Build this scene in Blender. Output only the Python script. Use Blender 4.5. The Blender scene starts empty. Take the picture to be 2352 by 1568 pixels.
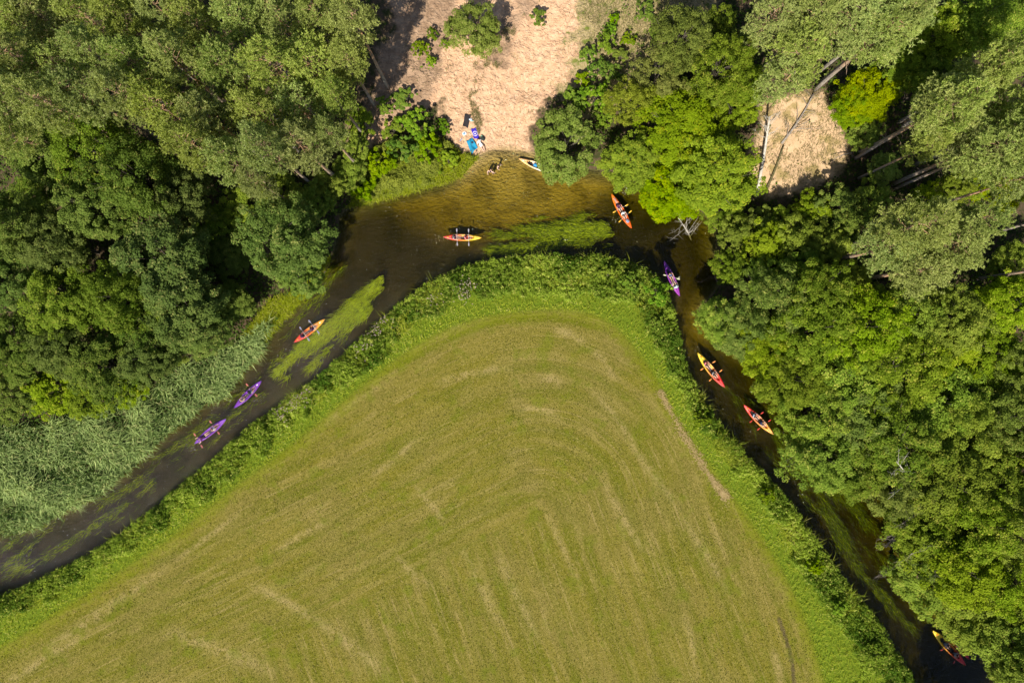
import bpy, bmesh, math, random
import numpy as np
from mathutils import Vector, Matrix, Euler

# ------------------------------------------------------------------ scene, camera, light
scn = bpy.context.scene
COL = scn.collection
H = 85.333                       # flying height above the water (m)
K = 128.0 / 2352.0               # metres per picture unit at water level
cam_d = bpy.data.cameras.new('camera'); cam_d.lens = 24; cam_d.sensor_width = 36
cam_d.clip_start = 0.5; cam_d.clip_end = 2000
cam = bpy.data.objects.new('camera', cam_d); COL.objects.link(cam)
cam.location = (0, 0, H); cam.rotation_euler = (0, 0, 0)
scn.camera = cam

SUN_EL = math.radians(47); SUN_AZ = math.radians(200)    # azimuth clockwise from +Y
world = bpy.data.worlds.new('World'); scn.world = world; world.use_nodes = True
wn = world.node_tree; wn.nodes.clear()
sky = wn.nodes.new('ShaderNodeTexSky'); sky.sky_type = 'NISHITA'; sky.sun_disc = False
sky.sun_elevation = SUN_EL; sky.sun_rotation = SUN_AZ
bg = wn.nodes.new('ShaderNodeBackground'); bg.inputs[1].default_value = 0.075
wo = wn.nodes.new('ShaderNodeOutputWorld')
wn.links.new(sky.outputs[0], bg.inputs[0]); wn.links.new(bg.outputs[0], wo.inputs[0])
sun_d = bpy.data.lights.new('sun', 'SUN'); sun_d.energy = 5.0; sun_d.angle = math.radians(0.5)
sun_d.color = (1.0, 0.94, 0.80)
sun = bpy.data.objects.new('sun', sun_d); COL.objects.link(sun); sun.location = (0, 0, 60)
sdir = Vector((math.sin(SUN_AZ) * math.cos(SUN_EL), math.cos(SUN_AZ) * math.cos(SUN_EL), math.sin(SUN_EL)))
sun.rotation_euler = sdir.to_track_quat('Z', 'Y').to_euler()
scn.view_settings.view_transform = 'Standard'; scn.view_settings.look = 'None'
scn.view_settings.gamma = 1; scn.view_settings.use_curve_mapping = False
scn.view_settings.exposure = 0.45
scn.cycles.max_bounces = 8; scn.cycles.diffuse_bounces = 3; scn.cycles.transparent_max_bounces = 16
scn.cycles.transmission_bounces = 4; scn.cycles.glossy_bounces = 2; scn.cycles.caustics_reflective = False

# ------------------------------------------------------------------ helpers
def at(vx, vy, z=0.0):
    """point in the place for a spot of the photograph lying at height z"""
    s = (H - z) / H
    return ((vx - 1176) * K * s, (784 - vy) * K * s, z)

def smooth(a, b, x):
    t = np.clip((x - a) / (b - a), 0, 1); return t * t * (3 - 2 * t)

def vnoise(x, y, seed=0):
    xi = np.floor(x).astype(np.int64); yi = np.floor(y).astype(np.int64)
    fx = x - xi; fy = y - yi; fx = fx * fx * (3 - 2 * fx); fy = fy * fy * (3 - 2 * fy)
    def h(a, b):
        n = (a * 374761393 + b * 668265263 + seed * 974634777) & 0x7fffffff
        n = ((n ^ (n >> 13)) * 1274126177) & 0x7fffffff
        return ((n ^ (n >> 16)) & 0xffff) / 65535.0
    return (h(xi, yi) * (1 - fx) + h(xi + 1, yi) * fx) * (1 - fy) + (h(xi, yi + 1) * (1 - fx) + h(xi + 1, yi + 1) * fx) * fy

def fbm(x, y, seed=0, o=3):
    v = 0; a = 0.5; s = 0
    for i in range(o):
        v = v + a * vnoise(x, y, seed + i); s += a; a *= 0.5; x = x * 2.03; y = y * 2.03
    return v / s

def chaikin(p, n=2):
    p = np.array(p, float)
    for _ in range(n):
        q = np.empty((2 * len(p) - 2, 2)); q[0::2] = p[:-1] * .75 + p[1:] * .25; q[1::2] = p[:-1] * .25 + p[1:] * .75
        p = np.vstack([p[:1], q, p[-1:]])
    return p

def dist_line(P, L):
    """distance to polyline, arc position of the nearest point and its tangent"""
    best = np.full(len(P), 1e9); arc = np.zeros(len(P)); tan = np.zeros((len(P), 2)); s0 = 0
    for a, b in zip(L[:-1], L[1:]):
        d = b - a; l = np.hypot(*d)
        if l < 1e-6: continue
        t = np.clip(((P - a) @ d) / (l * l), 0, 1)
        q = a + t[:, None] * d; dd = np.hypot(*(P - q).T)
        m = dd < best; best[m] = dd[m]; arc[m] = s0 + t[m] * l; tan[m] = d / l; s0 += l
    return best, arc, tan

def inside(P, poly):
    c = np.zeros(len(P), bool); n = len(poly)
    for i in range(n):
        x1, y1 = poly[i]; x2, y2 = poly[(i + 1) % n]
        if y1 == y2: continue
        m = ((y1 > P[:, 1]) != (y2 > P[:, 1])) & (P[:, 0] < (x2 - x1) * (P[:, 1] - y1) / (y2 - y1) + x1)
        c ^= m
    return c

def sdf(P, poly):
    poly = np.array(poly, float)
    d, _, _ = dist_line(P, np.vstack([poly, poly[:1]]))
    return np.where(inside(P, poly), d, -d)

def new_mesh(name, V, F, mats=(), attrs=None, smooth_shade=False, fmat=None):
    """F: an (n,k) array or list of such arrays / list of faces"""
    me = bpy.data.meshes.new(name)
    V = np.asarray(V, np.float32)
    groups = F if isinstance(F, list) and len(F) and isinstance(F[0], np.ndarray) else [np.asarray(F)]
    if isinstance(F, list) and len(F) and not isinstance(F[0], np.ndarray) and len(set(map(len, F))) > 1:
        loops = np.concatenate([np.asarray(f) for f in F]); tot = np.array([len(f) for f in F])
    else:
        loops = np.concatenate([g.ravel() for g in groups]); tot = np.concatenate([np.full(len(g), g.shape[1]) for g in groups])
    me.vertices.add(len(V)); me.vertices.foreach_set('co', V.ravel())
    me.loops.add(len(loops)); me.loops.foreach_set('vertex_index', loops.astype(np.int32))
    me.polygons.add(len(tot)); st = np.concatenate([[0], np.cumsum(tot)[:-1]])
    me.polygons.foreach_set('loop_start', st.astype(np.int32)); me.polygons.foreach_set('loop_total', tot.astype(np.int32))
    if fmat is not None: me.polygons.foreach_set('material_index', np.asarray(fmat, np.int32))
    me.polygons.foreach_set('use_smooth', np.full(len(tot), smooth_shade))
    for m in mats: me.materials.append(m)
    me.update(calc_edges=True)
    for k, (dom, a) in (attrs or {}).items():
        at_ = me.attributes.new(k, 'FLOAT', dom); at_.data.foreach_set('value', np.asarray(a, np.float32))
    return me

def obj(name, me, parent=None, loc=None, rot=None, scale=None):
    o = bpy.data.objects.new(name, me); COL.objects.link(o)
    if parent is not None: o.parent = parent
    if loc is not None: o.location = loc
    if rot is not None: o.rotation_euler = rot
    if scale is not None: o.scale = scale
    return o

def tag(o, label=None, cat=None, group=None, kind=None):
    if label: o['label'] = label
    if cat: o['category'] = cat
    if group: o['group'] = group
    if kind: o['kind'] = kind
    return o

def empty(name, loc=(0, 0, 0), rz=0.0):
    o = obj(name, None, None, loc, (0, 0, rz)); o.empty_display_size = 0.3; return o

def norm(a): return a / np.maximum(np.linalg.norm(a, axis=-1, keepdims=True), 1e-9)

class MB:
    """collects shapes, builds ONE mesh"""
    def __init__(self): self.V = []; self.F = []; self.n = 0
    def add(self, V, F):
        V = np.asarray(V, float)
        self.V.append(V); self.F += [[i + self.n for i in f] for f in F]; self.n += len(V); return self
    def tube(self, pts, rad, seg=8, cap=True):
        pts = np.array(pts, float); rad = np.broadcast_to(np.asarray(rad, float), (len(pts),))
        tn = norm(np.gradient(pts, axis=0)); ref = np.array([0, 0, 1.0]) if abs(tn[0][2]) < .9 else np.array([1.0, 0, 0])
        V = []
        for p, t, r in zip(pts, tn, rad):
            u = np.cross(t, ref); nu = np.linalg.norm(u)
            u = u / nu if nu > 1e-6 else np.array([1.0, 0, 0]); v = np.cross(u, t)
            for k in range(seg):
                a = 2 * math.pi * k / seg; V.append(p + r * (math.cos(a) * u + math.sin(a) * v))
        F = [[i * seg + k, i * seg + (k + 1) % seg, (i + 1) * seg + (k + 1) % seg, (i + 1) * seg + k] for i in range(len(pts) - 1) for k in range(seg)]
        if cap: F += [list(range(seg))[::-1], [(len(pts) - 1) * seg + k for k in range(seg)]]
        return self.add(V, F)
    def ball(self, c, r, nu=10, nv=6, top=None):
        r = np.broadcast_to(np.asarray(r, float), (3,)); V = [[0, 0, -1.0]]
        for j in range(1, nv):
            ph = -math.pi / 2 + math.pi * j / nv
            for i in range(nu): V.append([math.cos(ph) * math.cos(2 * math.pi * i / nu), math.cos(ph) * math.sin(2 * math.pi * i / nu), math.sin(ph)])
        V.append([0, 0, 1.0]); V = np.array(V) * r + np.array(c); F = []
        for i in range(nu):
            F.append([0, 1 + (i + 1) % nu, 1 + i]); F.append([len(V) - 1, 1 + (nv - 2) * nu + i, 1 + (nv - 2) * nu + (i + 1) % nu])
        for j in range(nv - 2):
            for i in range(nu): F.append([1 + j * nu + i, 1 + j * nu + (i + 1) % nu, 1 + (j + 1) * nu + (i + 1) % nu, 1 + (j + 1) * nu + i])
        return self.add(V, F)
    def box(self, c, s, rot=None):
        V = np.array([[x, y, z] for x in (-.5, .5) for y in (-.5, .5) for z in (-.5, .5)]) * np.array(s)
        if rot is not None: V = V @ np.array(rot.to_matrix()).T
        return self.add(V + np.array(c), [[0, 1, 3, 2], [4, 6, 7, 5], [0, 4, 5, 1], [2, 3, 7, 6], [0, 2, 6, 4], [1, 5, 7, 3]])
    def mesh(self, name, mat=None, sm=True):
        me = bpy.data.meshes.new(name); me.from_pydata(np.vstack(self.V).tolist(), [], self.F)
        if mat: me.materials.append(mat)
        me.polygons.foreach_set('use_smooth', np.full(len(me.polygons), sm)); me.update(); return me
    def build(self, name, mat=None, parent=None, sm=True, **k): return obj(name, self.mesh(name, mat, sm), parent, **k)

# ------------------------------------------------------------------ materials
class NT:
    def __init__(self, name):
        self.m = bpy.data.materials.new(name); self.m.use_nodes = True; self.t = self.m.node_tree; self.t.nodes.clear()
        self.out = self.t.nodes.new('ShaderNodeOutputMaterial')
    def n(self, t, **kw):
        nd = self.t.nodes.new(t)
        for k, v in kw.items(): setattr(nd, k, v)
        return nd
    def put(self, sock, v):
        if v is None: return
        if isinstance(v, bpy.types.NodeSocket): self.t.links.new(v, sock)
        elif isinstance(v, (tuple, list)) and sock.type == 'RGBA' and len(v) == 3: sock.default_value = (*v, 1)
        else: sock.default_value = v
    def math(self, op, a, b=None, c=None, clamp=False):
        nd = self.n('ShaderNodeMath', operation=op, use_clamp=clamp)
        self.put(nd.inputs[0], a); self.put(nd.inputs[1], b)
        if c is not None: self.put(nd.inputs[2], c)
        return nd.outputs[0]
    def mix(self, f, a, b):
        nd = self.n('ShaderNodeMix', data_type='RGBA'); self.put(nd.inputs[0], f); self.put(nd.inputs[6], a); self.put(nd.inputs[7], b); return nd.outputs[2]
    def mul(self, f, a, b):
        nd = self.n('ShaderNodeMix', data_type='RGBA', blend_type='MULTIPLY'); self.put(nd.inputs[0], f); self.put(nd.inputs[6], a); self.put(nd.inputs[7], b); return nd.outputs[2]
    def sstep(self, x, a, b):
        nd = self.n('ShaderNodeMapRange', interpolation_type='SMOOTHSTEP'); self.put(nd.inputs[0], x); nd.inputs[1].default_value = a; nd.inputs[2].default_value = b; return nd.outputs[0]
    def lin(self, x, a, b, c=0., d=1.):
        nd = self.n('ShaderNodeMapRange'); self.put(nd.inputs[0], x)
        for i, v in enumerate((a, b, c, d)): nd.inputs[i + 1].default_value = v
        return nd.outputs[0]
    def attr(self, name): return self.n('ShaderNodeAttribute', attribute_name=name).outputs['Fac']
    def pos(self): return self.n('ShaderNodeNewGeometry').outputs['Position']
    def objc(self): return self.n('ShaderNodeTexCoord').outputs['Object']
    def noise(self, vec, scale, detail=3, rough=.55, dist=0.):
        nd = self.n('ShaderNodeTexNoise'); self.put(nd.inputs['Vector'], vec); nd.inputs['Scale'].default_value = scale
        nd.inputs['Detail'].default_value = detail; nd.inputs['Roughness'].default_value = rough; nd.inputs['Distortion'].default_value = dist; return nd.outputs['Fac']
    def voro(self, vec, scale, feature='F1'):
        nd = self.n('ShaderNodeTexVoronoi', feature=feature); self.put(nd.inputs['Vector'], vec); nd.inputs['Scale'].default_value = scale; return nd.outputs['Distance']
    def xyz(self, x, y, z=0.):
        nd = self.n('ShaderNodeCombineXYZ'); self.put(nd.inputs[0], x); self.put(nd.inputs[1], y); self.put(nd.inputs[2], z); return nd.outputs[0]
    def bump(self, h, strength=.5, dist=.1):
        nd = self.n('ShaderNodeBump'); self.put(nd.inputs['Height'], h); nd.inputs['Strength'].default_value = strength; nd.inputs['Distance'].default_value = dist; return nd.outputs[0]
    def bsdf(self, col, rough=.7, spec=.3, normal=None, **kw):
        nd = self.n('ShaderNodeBsdfPrincipled'); self.put(nd.inputs['Base Color'], col); self.put(nd.inputs['Roughness'], rough)
        nd.inputs['Specular IOR Level'].default_value = spec; self.put(nd.inputs['Normal'], normal)
        for k, v in kw.items(): self.put(nd.inputs[k], v)
        return nd.outputs[0]
    def done(self, sh): self.t.links.new(sh, self.out.inputs[0]); return self.m

def simple(name, col, rough=.6, spec=.3, var=.12, scale=9., **kw):
    t = NT(name); f = t.noise(t.objc(), scale, 4)
    c = t.mix(t.lin(f, .3, .7), tuple(x * (1 - var) for x in col), tuple(min(1, x * (1 + var)) for x in col))
    return t.done(t.bsdf(c, rough, spec, t.bump(f, .15, .01), **kw))

def leaf_mat(name, dark, light, alt=None, transl=.3, hue=.02, rough=.65, spec=.05, vvar=.2):
    """leaves differ one by one and from plant to plant"""
    t = NT(name); tint = t.attr('tint'); oi = t.n('ShaderNodeObjectInfo').outputs['Random']
    c = t.mix(tint, dark, light)
    if alt: c = t.mix(t.sstep(t.math('ADD', t.math('MULTIPLY', t.attr('alt'), 1.0), t.math('MULTIPLY', oi, .15)), .80, 1.05), c, alt)
    hs = t.n('ShaderNodeHueSaturation'); t.put(hs.inputs['Hue'], t.lin(oi, 0, 1, .5 - hue, .5 + hue))
    t.put(hs.inputs['Value'], t.lin(t.math('FRACT', t.math('MULTIPLY', oi, 7.31)), 0, 1, 1 - vvar, 1 + vvar))
    t.put(hs.inputs['Saturation'], t.lin(t.math('FRACT', t.math('MULTIPLY', oi, 3.7)), 0, 1, .9, 1.08)); t.put(hs.inputs['Color'], c)
    c = hs.outputs[0]
    tr = t.n('ShaderNodeBsdfTranslucent'); t.put(tr.inputs[0], t.mul(1.0, c, (1.25, 1.2, .55)))
    mx = t.n('ShaderNodeMixShader'); mx.inputs[0].default_value = transl
    t.t.links.new(t.bsdf(c, rough, spec), mx.inputs[1]); t.t.links.new(tr.outputs[0], mx.inputs[2])
    return t.done(mx.outputs[0])

M = {}
M['alder'] = leaf_mat('alder_leaf', (.085, .145, .010), (.33, .42, .045), (.47, .47, .08), transl=.4, hue=.012)
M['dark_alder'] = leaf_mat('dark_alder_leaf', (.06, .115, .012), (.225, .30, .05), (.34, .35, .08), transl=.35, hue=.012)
M['maple'] = leaf_mat('maple_leaf', (.13, .195, .006), (.35, .44, .016), (.43, .43, .02), transl=.42, vvar=.12)
M['willow'] = leaf_mat('willow_leaf', (.12, .17, .024), (.32, .385, .085), (.40, .40, .13), transl=.35, vvar=.1)
M['birch'] = leaf_mat('birch_leaf', (.12, .14, .014), (.28, .30, .045), (.36, .34, .06), transl=.35, vvar=.1)
M['pine'] = leaf_mat('pine_needle', (.18, .24, .04), (.57, .65, .20), (.60, .58, .21), transl=.3, hue=.012, vvar=.12)
M['shrub'] = leaf_mat('shrub_leaf', (.07, .15, .006), (.26, .38, .018), (.34, .38, .04))
M['herb'] = leaf_mat('herb_leaf', (.08, .14, .006), (.42, .48, .04), (.54, .52, .10), transl=.4)
M['grass'] = leaf_mat('grass_blade', (.17, .225, .008), (.46, .485, .03), (.58, .52, .14), transl=.35)
M['reed'] = leaf_mat('reed_leaf', (.03, .09, .010), (.35, .49, .155), (.54, .55, .22), transl=.3)
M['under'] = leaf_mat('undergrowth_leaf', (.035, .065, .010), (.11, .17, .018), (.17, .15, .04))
M['weed'] = leaf_mat('river_weed_strand', (.06, .10, .006), (.50, .58, .012), (.5, .5, .04), transl=.3)
M['straw'] = leaf_mat('straw', (.32, .25, .10), (.50, .40, .19), None, transl=.1)
M['flower'] = leaf_mat('flower', (.30, .25, .16), (.48, .38, .32), None, transl=.2)

def bark_mat(name, low, high, z0=3., z1=11., dark=.45, scale=7.):
    t = NT(name); p = t.objc(); sp = t.n('ShaderNodeSeparateXYZ'); t.put(sp.inputs[0], p)
    base = t.mix(t.sstep(sp.outputs[2], z0, z1), low, high)
    mp = t.n('ShaderNodeMapping'); t.put(mp.inputs[0], p); mp.inputs['Scale'].default_value = (1, 1, .22)
    f = t.noise(mp.outputs[0], scale, 4, .65)
    c = t.mix(t.sstep(f, .35, .65), tuple(x * dark for x in low), base)
    return t.done(t.bsdf(c, .85, .15, t.bump(f, .8, .05)))
M['pinebark'] = bark_mat('pine_bark', (.40, .35, .30), (.60, .34, .18))
M['bark'] = bark_mat('grey_bark', (.13, .11, .085), (.15, .125, .10))
M['deadwood'] = bark_mat('bleached_wood', (.62, .57, .50), (.60, .53, .44), dark=.6, scale=4)
M['greydead'] = bark_mat('grey_deadwood', (.36, .31, .27), (.36, .31, .26), dark=.6, scale=5)
M['browndead'] = bark_mat('brown_deadwood', (.20, .135, .095), (.22, .15, .11), dark=.5, scale=5)

# ------------------------------------------------------------------ outlines of the place (picture units -> metres at water level)
def line(pts, n=2):
    return chaikin([at(x, y)[:2] for x, y in pts], n)
NB = line([(-900, 1420), (-300, 1300), (0, 1222), (90, 1192), (150, 1158), (230, 1122), (290, 1068), (350, 1008), (420, 958), (500, 903), (540, 858), (590, 800), (640, 745), (690, 690), (735, 635), (765, 585), (778, 540), (780, 500), (800, 478), (850, 462), (930, 442), (1010, 422), (1058, 402), (1088, 370), (1120, 347), (1150, 344), (1190, 347), (1222, 352), (1260, 368), (1330, 385), (1400, 398), (1470, 425), (1520, 458), (1570, 470), (1620, 490), (1645, 530), (1640, 580), (1655, 650), (1620, 690), (1600, 720), (1640, 770), (1700, 800), (1760, 850), (1810, 930), (1850, 1000), (1910, 1060), (1990, 1100), (2050, 1160), (2050, 1240), (2090, 1310), (2140, 1390), (2200, 1430), (2260, 1480), (2330, 1550), (2420, 1640), (2700, 1950), (2950, 2250)])
SB = line([(-900, 1560), (-300, 1450), (0, 1368), (100, 1325), (200, 1275), (300, 1212), (380, 1145), (450, 1088), (520, 1033), (590, 965), (660, 915), (740, 860), (800, 805), (850, 757), (920, 697), (980, 655), (1060, 612), (1150, 590), (1290, 584), (1400, 590), (1470, 612), (1520, 645), (1542, 705), (1560, 790), (1588, 880), (1640, 952), (1700, 1032), (1790, 1122), (1860, 1222), (1920, 1312), (1990, 1392), (2050, 1482), (2100, 1568), (2300, 1850), (2560, 2250)])
FE = line([(-900, 1720), (-300, 1600), (0, 1490), (100, 1425), (250, 1330), (400, 1230), (550, 1110), (680, 1015), (800, 912), (900, 830), (1000, 765), (1100, 728), (1250, 708), (1350, 715), (1410, 745), (1460, 800), (1515, 880), (1560, 970), (1640, 1085), (1720, 1190), (1790, 1300), (1845, 1410), (1890, 1568), (1980, 1850), (2100, 2250)])
RIVER = np.vstack([NB, SB[::-1]])
FIELD = np.vstack([FE, [[at(2100, 3500)[0], at(0, 3500)[1]], [at(-900, 0)[0], at(0, 3500)[1]]]])
SOUTH = np.vstack([SB, [[at(2560, 0)[0], at(0, 4500)[1]], [at(-900, 0)[0], at(0, 4500)[1]]]])
def pv(pts): return np.array(pts, float)
SAND = pv([(870, -60), (905, 60), (868, 120), (862, 215), (800, 300), (800, 380), (850, 350), (930, 270), (1010, 235), (1022, 300), (1045, 345), (1090, 352), (1122, 356), (1222, 364), (1215, 300), (1250, 240), (1310, 190), (1345, 110), (1370, 50), (1420, -60)])
DRY = pv([(1345, -60), (1300, 200), (1340, 280), (1410, 250), (1470, 180), (1540, 110), (1640, 70), (1660, -60)])
BARE = pv([(1735, 235), (1800, 215), (1890, 205), (1925, 275), (1960, 330), (1935, 395), (1880, 430), (1800, 455), (1752, 465), (1715, 420), (1712, 345), (1745, 300)])
REEDZ = pv([(-60, 1260), (-60, 985), (80, 975), (200, 955), (330, 905), (420, 845), (520, 800), (590, 770), (625, 735), (612, 800), (575, 838), (548, 868), (530, 900), (508, 918), (470, 930), (432, 968), (400, 985), (358, 1022), (330, 1050), (300, 1078), (265, 1105), (238, 1132), (190, 1150), (156, 1170), (95, 1206), (0, 1238)])
GRASSN = pv([(800, 478), (845, 400), (860, 350), (930, 325), (1010, 320), (1060, 355), (1100, 362), (1060, 405), (1010, 425), (930, 446), (850, 467)])

# ------------------------------------------------------------------ terrain
def land(P):
    """heights of the ground and the bed at points P (n,2)"""
    dN, aN, _ = dist_line(P, NB); dS, aS, _ = dist_line(P, SB)
    riv = inside(P, RIVER); south = inside(P, SOUTH) & ~riv
    x, y = P.T
    beach = np.exp(-((x - at(1165, 0)[0]) / 3.2) ** 2)
    zN = (.05 + .35 * (1 - beach)) * smooth(0, 1.4, dN)
    slope = .03 + .13 * smooth(-28, -12, x) * smooth(60, 45, x) + .04 * smooth(12, 20, x) * smooth(60, 45, x)
    slope = slope * (1 - smooth(4, 24, x) * smooth(2, -10, y))
    rise = np.maximum(0, dN - 1.5 + .8 * beach)
    zN = zN + 7.0 * np.tanh(slope * rise / 7.0) + (fbm(x * .35, y * .35, 5) - .5) * .7 * smooth(1, 5, dN)
    zS = .55 * smooth(0, .9, dS) + (fbm(x * .2, y * .2, 9) - .5) * .18 * smooth(0, 3, dS)
    dm = np.minimum(dN, dS)
    bx, by = at(1190, 330)[:2]
    db = np.hypot((x - bx) * .75, y - by)
    shallow = smooth(17, 3, db)
    cut = smooth(at(900, 0)[0], at(830, 0)[0], x) * smooth(at(700, 0)[0], at(790, 0)[0], x) * 0
    z = -(.06 + (.95 + .35 * (fbm(x * .18, y * .18, 21) - .5)) * smooth(0, 2.6, dm) * (1 - .66 * shallow) + .30 * smooth(.0, .5, dm) * (1 - shallow)) * smooth(0, .3, dm) - cut
    return np.where(riv, z, np.where(south, zS, zN)), riv, south, dN, dS

def axis(lim, step, far):
    core = np.arange(-lim, lim + 1e-6, step); out = np.geomspace(step * 3, far - lim, 14)
    return np.concatenate([-(lim + out[::-1]), core, lim + out])
gx = axis(76, .36, 420); gy = axis(56, .36, 420)
GX, GY = np.meshgrid(gx, gy); P2 = np.stack([GX.ravel(), GY.ravel()], 1)
Z, riv, south, dN, dS = land(P2)
vis = P2 * (H / (H - Z))[:, None]                # where each ground point is seen from the drone: the outlines were read off there
VP = np.stack([vis[:, 0] / K + 1176, 784 - vis[:, 1] / K], 1)
a_sand = sdf(VP, SAND) * K; a_dry = sdf(VP, DRY) * K; a_bare = sdf(VP, BARE) * K
a_sand = np.where(riv, np.maximum(a_sand, -9), a_sand)
a_field = sdf(P2, FIELD)
# mowing rounds: distance outwards from the last swath in the middle
core = np.array([at(-700, 2150)[:2], at(1235, 1180)[:2], at(1600, 2150)[:2]])
dC, aC, _ = dist_line(P2, core)
corepoly = np.vstack([core, [[at(1600, 2400)[0], at(0, 2400)[1]], [at(-700, 0)[0], at(0, 2400)[1]]]])
inC = inside(P2, corepoly)
rd = core[2] - core[1]; rd = rd / np.hypot(*rd); rel = P2 - core[1]
u_core = rel[:, 0] * -rd[1] + rel[:, 1] * rd[0]; v_core = rel @ rd
mow_u = np.where(inC, -np.abs(dC), dC)
ld = core[0] - core[1]; ld = ld / np.hypot(*ld)
ang = np.arctan2(rel[:, 1], rel[:, 0])
nx, ny = len(gx), len(gy)
ii, jj = np.meshgrid(np.arange(nx - 1), np.arange(ny - 1)); b = (jj * nx + ii).ravel()
GF = np.stack([b, b + 1, b + 1 + nx, b + nx], 1)

def ground_material():
    t = NT('ground_cover'); P = t.pos()
    n1 = t.noise(P, .35, 4); n2 = t.noise(P, 1.3, 4); n3 = t.noise(P, 6, 4, .65); n4 = t.noise(P, 17, 3, .7)
    sp = t.n('ShaderNodeSeparateXYZ'); t.put(sp.inputs[0], P)
    # forest floor
    forest = t.mix(t.sstep(n2, .42, .62), (.10, .068, .042), (.045, .05, .016))
    forest = t.mix(t.math('MULTIPLY', t.sstep(n3, .55, .75), .6), forest, (.17, .125, .075))
    # dry slope grass
    dryc = t.mix(t.sstep(n3, .35, .65), (.26, .21, .085), (.43, .33, .19))
    dryc = t.mix(t.sstep(n2, .52, .66), dryc, (.14, .17, .03))
    # sand
    sandc = t.mix(t.sstep(n2, .35, .65), (.61, .370, .225), (.71, .455, .290))
    sandc = t.mix(t.math('MULTIPLY', t.sstep(n4, .52, .75), .5), sandc, (.40, .245, .145))
    str_ = t.noise(t.xyz(t.math('MULTIPLY', t.math('ADD', sp.outputs[0], t.math('MULTIPLY', sp.outputs[1], -.45)), 1.5), t.math('MULTIPLY', sp.outputs[1], .3), 2.), 1., 5, .7)
    sandc = t.mix(t.math('MULTIPLY', t.sstep(str_, .5, .62), .5), sandc, (.46, .29, .18))
    sandc = t.mix(t.math('MULTIPLY', t.sstep(t.noise(P, .55, 5, .7), .5, .66), .55), sandc, (.50, .315, .195))
    sandc = t.mix(t.math('MULTIPLY', t.sstep(t.noise(P, 2.6, 4, .7), .56, .68), .45), sandc, (.80, .58, .43))
    foot = t.voro(t.xyz(t.math('MULTIPLY', sp.outputs[0], 1.5), t.math('MULTIPLY', sp.outputs[1], 2.6)), 1.1)
    g_on_sand = t.math('MULTIPLY', t.sstep(t.noise(P, .9, 5, .7), .56, .72), t.sstep(n3, .35, .6))
    sandc = t.mix(t.math('MULTIPLY', g_on_sand, .65), sandc, (.26, .20, .075))
    m_sand = t.sstep(t.math('ADD', t.attr('sd_sand'), t.math('MULTIPLY', t.math('SUBTRACT', t.noise(P, .8, 5, .65), .5), 5.)), -.5, .7)
    m_dry = t.sstep(t.math('ADD', t.attr('sd_dry'), t.math('MULTIPLY', t.math('SUBTRACT', t.noise(P, .45, 5, .65), .5), 13.)), -.9, .9)
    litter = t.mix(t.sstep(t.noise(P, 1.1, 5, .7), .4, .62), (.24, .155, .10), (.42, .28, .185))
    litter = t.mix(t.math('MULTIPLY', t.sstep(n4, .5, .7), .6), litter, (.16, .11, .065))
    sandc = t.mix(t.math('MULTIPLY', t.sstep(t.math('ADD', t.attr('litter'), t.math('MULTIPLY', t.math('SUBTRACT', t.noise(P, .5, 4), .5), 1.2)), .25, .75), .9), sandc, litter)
    m_bare = t.sstep(t.math('ADD', t.attr('sd_bare'), t.math('MULTIPLY', t.math('SUBTRACT', t.noise(P, .7, 5, .65), .5), 4.)), -.4, .8)
    barec = t.mix(t.sstep(t.noise(P, .5, 5, .65), .47, .62), (.60, .41, .25), (.34, .25, .11))
    c = t.mix(m_sand, forest, sandc); c = t.mix(m_dry, c, dryc); c = t.mix(m_bare, c, barec)
    # bank under the tall herbs
    c = t.mix(t.attr('south'), c, t.mix(n3, (.07, .11, .008), (.16, .22, .014)))
    # mown meadow
    u = t.attr('mow_u'); v = t.attr('mow_v')
    s1 = t.noise(t.xyz(t.math('MULTIPLY', u, .95), t.math('MULTIPLY', v, .05)), 1., 3, .6)
    s2 = t.noise(t.xyz(t.math('MULTIPLY', u, 2.6), t.math('MULTIPLY', v, .06), 4.), 1., 4, .65)
    s3 = t.noise(t.xyz(t.math('MULTIPLY', u, .42), t.math('MULTIPLY', v, .05), 9.), 1., 2, .5)
    stub = t.noise(P, 3.4, 4, .7); fine = t.noise(P, 9., 3, .75)
    fc = t.mix(t.sstep(s3, .38, .62), (.142, .142, .010), (.190, .165, .020))
    fc = t.mix(t.math('MULTIPLY', t.sstep(s1, .44, .60), .5), fc, (.245, .195, .048))
    fc = t.mix(t.math('MULTIPLY', t.sstep(t.noise(P, .12, 3), .45, .62), .45), fc, (.215, .17, .048))
    fc = t.mix(t.math('MULTIPLY', t.math('MULTIPLY', t.sstep(s2, .54, .64), t.sstep(t.noise(P, .3, 4), .38, .58)), .5), fc, (.40, .30, .12))
    swath = t.math('SINE', t.math('ADD', t.math('MULTIPLY', u, 2.35), t.math('MULTIPLY', t.noise(P, .10, 2), 9.)))
    fc = t.mix(t.math('MULTIPLY', t.math('MULTIPLY', t.sstep(swath, .35, 1.), t.sstep(t.noise(P, .22, 4), .40, .62)), .32), fc, (.34, .265, .085))
    fc = t.mix(t.math('MULTIPLY', t.math('MULTIPLY', t.sstep(swath, -.4, -1.), t.sstep(t.noise(P, .2, 3), .4, .6)), .36), fc, (.115, .130, .008))
    fc = t.mix(t.math('MULTIPLY', t.sstep(stub, .53, .62), .5), fc, (.33, .27, .07))
    hz_ = t.math('MULTIPLY', t.attr('hay'), t.sstep(t.noise(P, 1.0, 5, .75), .36, .56))
    fc = t.mix(t.math('MULTIPLY', t.math('MULTIPLY', hz_, t.sstep(fine, .25, .52)), .6), fc, (.50, .37, .17))
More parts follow.
